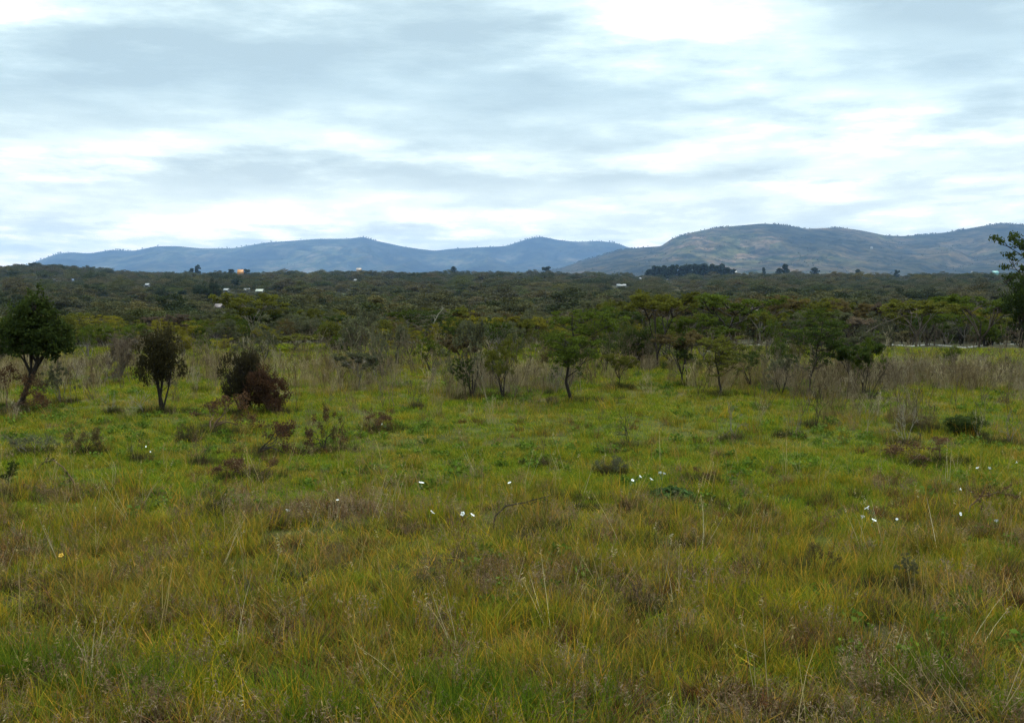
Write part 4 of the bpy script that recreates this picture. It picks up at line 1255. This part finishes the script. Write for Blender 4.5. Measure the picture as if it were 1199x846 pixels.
# purplish brown seed grass
x, y = wedge(15000, 4.5, 24, .62, 2, rng, 1.4)
m = fbm(x / 1.6 + 40, y / 1.0, 22); nearp = 1 - sstep(11, 14.5, y)
keep = rng.uniform(size=len(x)) < np.clip((m - .42) * 2.6, .05, .5) * (.07 + .93 * nearp)
x, y = x[keep], y[keep]
s = rng.uniform(.6, 1.2, len(x))
scatter('seed_grass', clamp_pt(x, y), p_seed, s, 'brown-purple seeding grass in patches across the foreground', 'grass', tilt=.2, rng=rng)
# russet dead tussocks, clumped
G_RUSS = scatter_leaf_mat('russet_tussock', [(0, (.060, .030, .015)), (.4, (.115, .060, .026)), (.75, (.155, .100, .046)), (1, (.20, .150, .10))], .2, hue=True)
p_russ = tufts('russet_tussock', G_RUSS, 5, lambda g, rg, s: blades(g, rg, 70, .085, .06, .21, .0068, .55, .6))
x, y = wedge(9000, 4.5, 21, .62, 2, rng, 1.3)
m = fbm(x / .8 + 3, y / .6, 112); nearp = 1 - sstep(11.5, 15.5, y)
keep = rng.uniform(size=len(x)) < np.clip((m - .485) * 6, 0, 1) * (.10 + .9 * nearp)
x, y = x[keep], y[keep]
s = rng.uniform(.6, 1.25, len(x))
scatter('russet_tussocks', clamp_pt(x, y), p_russ, s, 'russet-brown dead tussocks clumped through the near turf', 'grass', tilt=.25, rng=rng)
# lone straw stems
x, y = wedge(520, 4.8, 16, .62, 2, rng, 1.2)
scatter('straw_stems', clamp_pt(x, y), p_straw, rng.uniform(.6, 1.15, len(x)), 'thin straw-coloured stems leaning out of the near grass', 'dry grass', tilt=.3, rng=rng)
# lush clumps at the very front
LX = []; 
for px_, row_, n_, sp in ((40, 815, 70, .45), (10, 790, 30, .3), (250, 812, 30, .3), (300, 838, 40, .3), (490, 838, 110, .5), (640, 838, 40, .4), (20, 840, 60, .5), (1120, 838, 50, .5), (1040, 790, 25, .3), (355, 838, 30, .3)):
    b = ground_at(px_, row_); LX.append(np.stack([b[0] + rng.normal(0, sp, n_), b[1] + rng.normal(0, sp * .6, n_)], 1))
LX = np.concatenate(LX); LX = LX[fbm(LX[:, 0] / .4, LX[:, 1] / .3, 131, 3) > .50]
G_LUSH = scatter_leaf_mat('lush_grass', [(0, (.060, .095, .008)), (.6, (.100, .140, .010)), (1, (.160, .165, .015))], .3, hue=True)
p_lush = tufts('lush_grass', G_LUSH, 4, lambda g, rg, s: blades(g, rg, 60, .13, .12, .34, .008, .32, .5))
scatter('lush_grass', clamp_pt(LX[:, 0], LX[:, 1]), p_lush, rng.uniform(.6, 1.15, len(LX)), 'bright fresh green grass clumps along the bottom of the view', 'grass', tilt=.15, rng=rng)
# green herbs
x, y = wedge(3600, 4.5, 30, .62, 2, rng)
keep = fbm(x / 1.4 + 9, y / 1.4, 52) > .56
x, y = x[keep], y[keep]
scatter('green_herbs', clamp_pt(x, y), p_herb, rng.uniform(.5, 1.1, len(x)), 'small fresh green leafy herbs scattered in the turf', 'herbs', tilt=.15, rng=rng)
# the belt of dry weeds at the far side of the pasture
x, y = wedge(14000, 19, 46, .62, 2, rng)
px, row = project(np.stack([x, y, np.zeros(len(x))], 1))
m = fbm(x / 2.2, y / 2.2, 61)
edge = 23.6 + 2.2 * np.sin(px / 95.0) - 4.0 * sstep(760, 980, px)
den = sstep(0, 4, y - edge) * np.clip((m - .40) * 4.6, 0, 1)
den = den * (1 - .8 * sstep(32, 36, y))
den = np.where(px > 1030, den * (1 - .85 * sstep(31, 34, y)), den)
den = np.maximum(den, .03 * (y > 19))
keep = rng.uniform(size=len(x)) < den * .58
x, y = x[keep], y[keep]
s = rng.uniform(.55, 1.2, len(x)) * np.interp(y, [20, 25, 29, 33, 46], [.5, .85, .75, .48, .38])
scatter('dry_weeds', clamp_pt(x, y), p_weed, s, 'belt of dry straw and purplish weeds along the pasture edge', 'weeds', tilt=.14, rng=rng)

# thin brown sapling stems standing in the weeds
G_STICK = scatter_leaf_mat('brown_stem', [(0, (.050, .034, .022)), (.5, (.090, .064, .040)), (.8, (.15, .115, .072)), (1, (.26, .21, .13))], 0)


def f_stick(g, rg, s):
    for k in range(1 + s % 3):
        B = []; T = []
        grow(B, T, rg, (rg.normal(0, .08), rg.normal(0, .08), -.03), (rg.normal(0, .2), rg.normal(0, .2), 1), rg.uniform(.45, .7), .0075, 0, 3, (1, 3), .38, .08, .08, .6, 3)
        for pts, rad, lev in B: tube(g, pts, [max(q, .003) for q in rad], 4, rg.uniform(.3, .8))
        for q in T[::2]: leaves(g, rg, blob(rg, q, (.05, .05, .05), 5), .020, 0, .4)


p_stick = tufts('brown_stem', G_STICK, 9, f_stick)
x, y = wedge(2300, 17.5, 37, .62, 2, rng)
px, row = project(np.stack([x, y, np.zeros(len(x))], 1))
edge = 23.0 + 2.5 * np.sin(px / 95.0) - 4.5 * sstep(780, 1000, px) - 2.0 * (1 - sstep(80, 330, px))
keep = rng.uniform(size=len(x)) < np.clip((fbm(x / 2.0, y / 2.0, 71) - .32) * 3, 0, 1) * sstep(-1.5, 3, y - edge) * .75 * (1 - .8 * (px > 1030) * sstep(31, 34, y))
x, y = x[keep], y[keep]
scatter('dry_stems', clamp_pt(x, y), p_stick, rng.uniform(.5, 1.15, len(x)) * np.interp(y, [20, 26, 37], [.75, 1, .8]), 'thin brown woody stems standing in the dry weed belt', 'dry stems', tilt=.16, rng=rng)
# dark tufts added as painted contact shade round the feet of trees and shrubs
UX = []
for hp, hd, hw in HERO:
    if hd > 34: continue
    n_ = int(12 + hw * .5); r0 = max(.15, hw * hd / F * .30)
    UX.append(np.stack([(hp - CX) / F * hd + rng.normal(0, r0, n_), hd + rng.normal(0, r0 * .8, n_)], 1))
for q in range(95):     # same dark tufts stand in for shaded hollows between the near tussocks
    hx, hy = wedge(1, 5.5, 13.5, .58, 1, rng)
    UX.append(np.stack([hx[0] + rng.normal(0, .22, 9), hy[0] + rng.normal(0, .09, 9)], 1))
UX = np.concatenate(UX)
G_SHADE = scatter_leaf_mat('rank_grass', [(0, (.024, .024, .009)), (.5, (.040, .036, .013)), (1, (.075, .055, .024))], .2)  # shade is put into the blade colour
p_shade = tufts('rank_grass', G_SHADE, 4, f_tall)
scatter('rank_grass', clamp_pt(UX[:, 0], UX[:, 1]), p_shade, rng.uniform(.4, .95, len(UX)), 'grass tufts coloured dark as shade round shrub feet and between near tussocks', 'grass', tilt=.2, rng=rng)

# ------------------------------------------------------------------ haze
hm, N, L = new_mat('haze_air')
out = N.new('ShaderNodeOutputMaterial'); pv = N.new('ShaderNodeVolumePrincipled')
pv.inputs['Color'].default_value = (.36, .59, 1.0, 1); pv.inputs['Density'].default_value = 4.6e-5; pv.inputs['Anisotropy'].default_value = .15
L.new(pv.outputs[0], out.inputs['Volume'])
g = Geo(); box(g, -20500, 20500, -20500, 20500, -22, 760)
hz = link('haze', g.mesh('haze', hm)); tag(hz, 'thin blue haze over the valley and hills', 'haze', kind='stuff')

# ------------------------------------------------------------------ sky and sun
SUN_AZ, SUN_EL = math.radians(32), math.radians(58)
world = bpy.data.worlds.new('World'); scene.world = world; world.use_nodes = True
N, L = world.node_tree.nodes, world.node_tree.links
N.clear()
out = N.new('ShaderNodeOutputWorld'); bg = N.new('ShaderNodeBackground'); bg.inputs['Strength'].default_value = .1
L.new(bg.outputs[0], out.inputs[0])
sky = N.new('ShaderNodeTexSky'); sky.sky_type = 'NISHITA'; sky.sun_disc = False
sky.sun_elevation = SUN_EL; sky.sun_rotation = SUN_AZ; sky.altitude = 1500
tc = N.new('ShaderNodeTexCoord')
sx = N.new('ShaderNodeSeparateXYZ'); L.new(tc.outputs['Generated'], sx.inputs[0])
zz = mathn(N, L, 'ADD', mathn(N, L, 'MAXIMUM', sx.outputs[2], 0.0), .17)
qx = mathn(N, L, 'DIVIDE', sx.outputs[0], zz); qy = mathn(N, L, 'DIVIDE', sx.outputs[1], zz)
cb = N.new('ShaderNodeCombineXYZ'); L.new(qx, cb.inputs[0]); L.new(qy, cb.inputs[1])
mp = N.new('ShaderNodeMapping'); mp.inputs['Scale'].default_value = (.55, 1.0, 1); mp.inputs['Location'].default_value = (3.1, 1.7, 0); mp.inputs['Rotation'].default_value = (0, 0, .12)
L.new(cb.outputs[0], mp.inputs[0])
yy = mathn(N, L, 'MAXIMUM', sx.outputs[1], .15)
au = mathn(N, L, 'DIVIDE', sx.outputs[0], yy); av = mathn(N, L, 'DIVIDE', mathn(N, L, 'MAXIMUM', sx.outputs[2], .0), yy)
# cloud decks seen edge on: features shrink towards the horizon
cX = mathn(N, L, 'MULTIPLY', mathn(N, L, 'DIVIDE', au, mathn(N, L, 'ADD', av, .14)), .72)
cY = mathn(N, L, 'MULTIPLY', mathn(N, L, 'LOGARITHM', mathn(N, L, 'ADD', av, .07), 2.718), 2.6)
cc = N.new('ShaderNodeCombineXYZ'); L.new(cX, cc.inputs[0]); L.new(cY, cc.inputs[1]); cc.inputs[2].default_value = 4.3


def cloud_noise(scale, detail, rough, dist):
    n = N.new('ShaderNodeTexNoise'); n.inputs['Scale'].default_value = scale; n.inputs['Detail'].default_value = detail
    n.inputs['Roughness'].default_value = rough; n.inputs['Distortion'].default_value = dist
    L.new(cc.outputs[0], n.inputs['Vector']); return n.outputs[0]


nA = cloud_noise(1.25, 3, .5, .3)
nB = cloud_noise(3.4, 8, .60, .0)
# cloud banks fixed in the sky: (azimuth tan, elevation tan) ellipses
wob = mathn(N, L, 'MULTIPLY', mathn(N, L, 'SUBTRACT', nB, .5), .10)
wob2 = mathn(N, L, 'MULTIPLY', mathn(N, L, 'SUBTRACT', nA, .5), .16)
av2 = mathn(N, L, 'ADD', av, mathn(N, L, 'MULTIPLY', wob, .8)); au2 = mathn(N, L, 'ADD', au, wob2)
BANKS = [(430, 70, 330, 55, -.30), (700, 95, 130, 40, -.12), (1080, 15, 140, 32, -.40), (60, 110, 160, 22, -.10), (840, 25, 100, 45, .27), (690, 15, 110, 22, .12), (1000, 125, 150, 22, .17), (830, 85, 110, 30, .12), (40, 8, 70, 16, .22), (60, 170, 110, 18, .16),
         (300, 210, 240, 16, -.18), (760, 215, 240, 12, -.12), (350, 175, 140, 14, .10), (510, 262, 60, 14, .26), (740, 275, 55, 12, .30), (330, 262, 120, 14, .16), (1000, 205, 150, 9, .12), (950, 250, 200, 16, -.05), (150, 255, 110, 18, .10), (1120, 175, 150, 14, -.08), (200, 60, 140, 22, -.06)]
acc = None
for px, py, rx, ry, amp in BANKS:
    a = mathn(N, L, 'DIVIDE', mathn(N, L, 'SUBTRACT', au2, (px - CX) / F), rx / F)
    b = mathn(N, L, 'DIVIDE', mathn(N, L, 'SUBTRACT', av2, (HORIZON - py) / F), ry / F)
    r2 = mathn(N, L, 'ADD', mathn(N, L, 'MULTIPLY', a, a), mathn(N, L, 'MULTIPLY', b, b))
    e = mathn(N, L, 'MULTIPLY', mathn(N, L, 'POWER', 2.718, mathn(N, L, 'MULTIPLY', r2, -1.0)), amp)
    acc = e if acc is None else mathn(N, L, 'ADD', acc, e)
mp2 = N.new('ShaderNodeCombineXYZ'); L.new(au, mp2.inputs[0]); L.new(mathn(N, L, 'MULTIPLY', av, 3.2), mp2.inputs[1])
nD = noise_tex(N, L, mp2.outputs[0], 9.0, 6, .6)
lowm = N.new('ShaderNodeMapRange'); lowm.inputs[1].default_value = .10; lowm.inputs[2].default_value = .02; lowm.inputs[3].default_value = .12; lowm.inputs[4].default_value = 1.0; L.new(av, lowm.inputs[0])
puff = mathn(N, L, 'MULTIPLY', mathn(N, L, 'MULTIPLY', mathn(N, L, 'SUBTRACT', nD, .48), 1.8), lowm.outputs[0])
acc = mathn(N, L, 'ADD', acc, puff)
f = mathn(N, L, 'ADD', mathn(N, L, 'MULTIPLY', mathn(N, L, 'SUBTRACT', nA, .5), 1.0), mathn(N, L, 'MULTIPLY', mathn(N, L, 'SUBTRACT', nB, .5), 1.5))
f = mathn(N, L, 'ADD', mathn(N, L, 'ADD', f, mathn(N, L, 'MULTIPLY', acc, 1.25)), .455)
cl = ramp(N, L, f, [(0.05, (2.95, 3.76, 3.93)), (.30, (3.55, 4.46, 4.56)), (.41, (3.95, 4.88, 4.92)), (.52, (4.6, 5.55, 5.45)), (.62, (5.1, 6.0, 5.8)), (.74, (6.3, 6.8, 6.6)), (1, (7.4, 7.4, 7.3))])
skc = N.new('ShaderNodeVectorMath'); skc.operation = 'SCALE'; skc.inputs['Scale'].default_value = 1.0; L.new(sky.outputs[0], skc.inputs[0])
fin = mixrgb(N, L, cl, skc.outputs[0], .08)
# low cloud near the horizon is thinner and whiter
lowf = N.new('ShaderNodeMapRange'); lowf.interpolation_type = 'SMOOTHSTEP'; lowf.inputs[1].default_value = .0; lowf.inputs[2].default_value = .20
lowf.inputs[3].default_value = 1.0; lowf.inputs[4].default_value = 0.0; L.new(sx.outputs[2], lowf.inputs[0])
fin = mixrgb(N, L, fin, mixrgb(N, L, fin, (1.55, 1.28, 1.06), 1.0, 'MULTIPLY'), lowf.outputs[0])
# an overcast sky is brightest overhead
zb = N.new('ShaderNodeMapRange'); zb.interpolation_type = 'SMOOTHSTEP'; zb.inputs[1].default_value = .30; zb.inputs[2].default_value = .85
zb.inputs[3].default_value = 1.0; zb.inputs[4].default_value = 2.6; L.new(sx.outputs[2], zb.inputs[0])
zs = N.new('ShaderNodeVectorMath'); zs.operation = 'SCALE'; L.new(fin, zs.inputs[0]); L.new(zb.outputs[0], zs.inputs['Scale'])
L.new(zs.outputs[0], bg.inputs['Color'])

sd = bpy.data.lights.new('sun', 'SUN'); sd.energy = 1.5; sd.angle = math.radians(12); sd.color = (1, .96, .88)
sun = bpy.data.objects.new('sun', sd); COL.objects.link(sun)
dirv = Vector((-math.sin(SUN_AZ) * math.cos(SUN_EL), -math.cos(SUN_AZ) * math.cos(SUN_EL), -math.sin(SUN_EL)))
sun.rotation_euler = dirv.to_track_quat('-Z', 'Y').to_euler()

# ------------------------------------------------------------------ render settings
scene.render.engine = 'CYCLES'
scene.view_settings.view_transform = 'Standard'; scene.view_settings.look = 'None'
scene.view_settings.exposure = 0.9; scene.view_settings.gamma = 1
cy = scene.cycles
cy.max_bounces = 6; cy.diffuse_bounces = 3; cy.glossy_bounces = 1; cy.transmission_bounces = 3; cy.volume_bounces = 1
cy.use_denoising = True; cy.denoising_prefilter = 'NONE'
scene.render.resolution_x = 1024; scene.render.resolution_y = 722
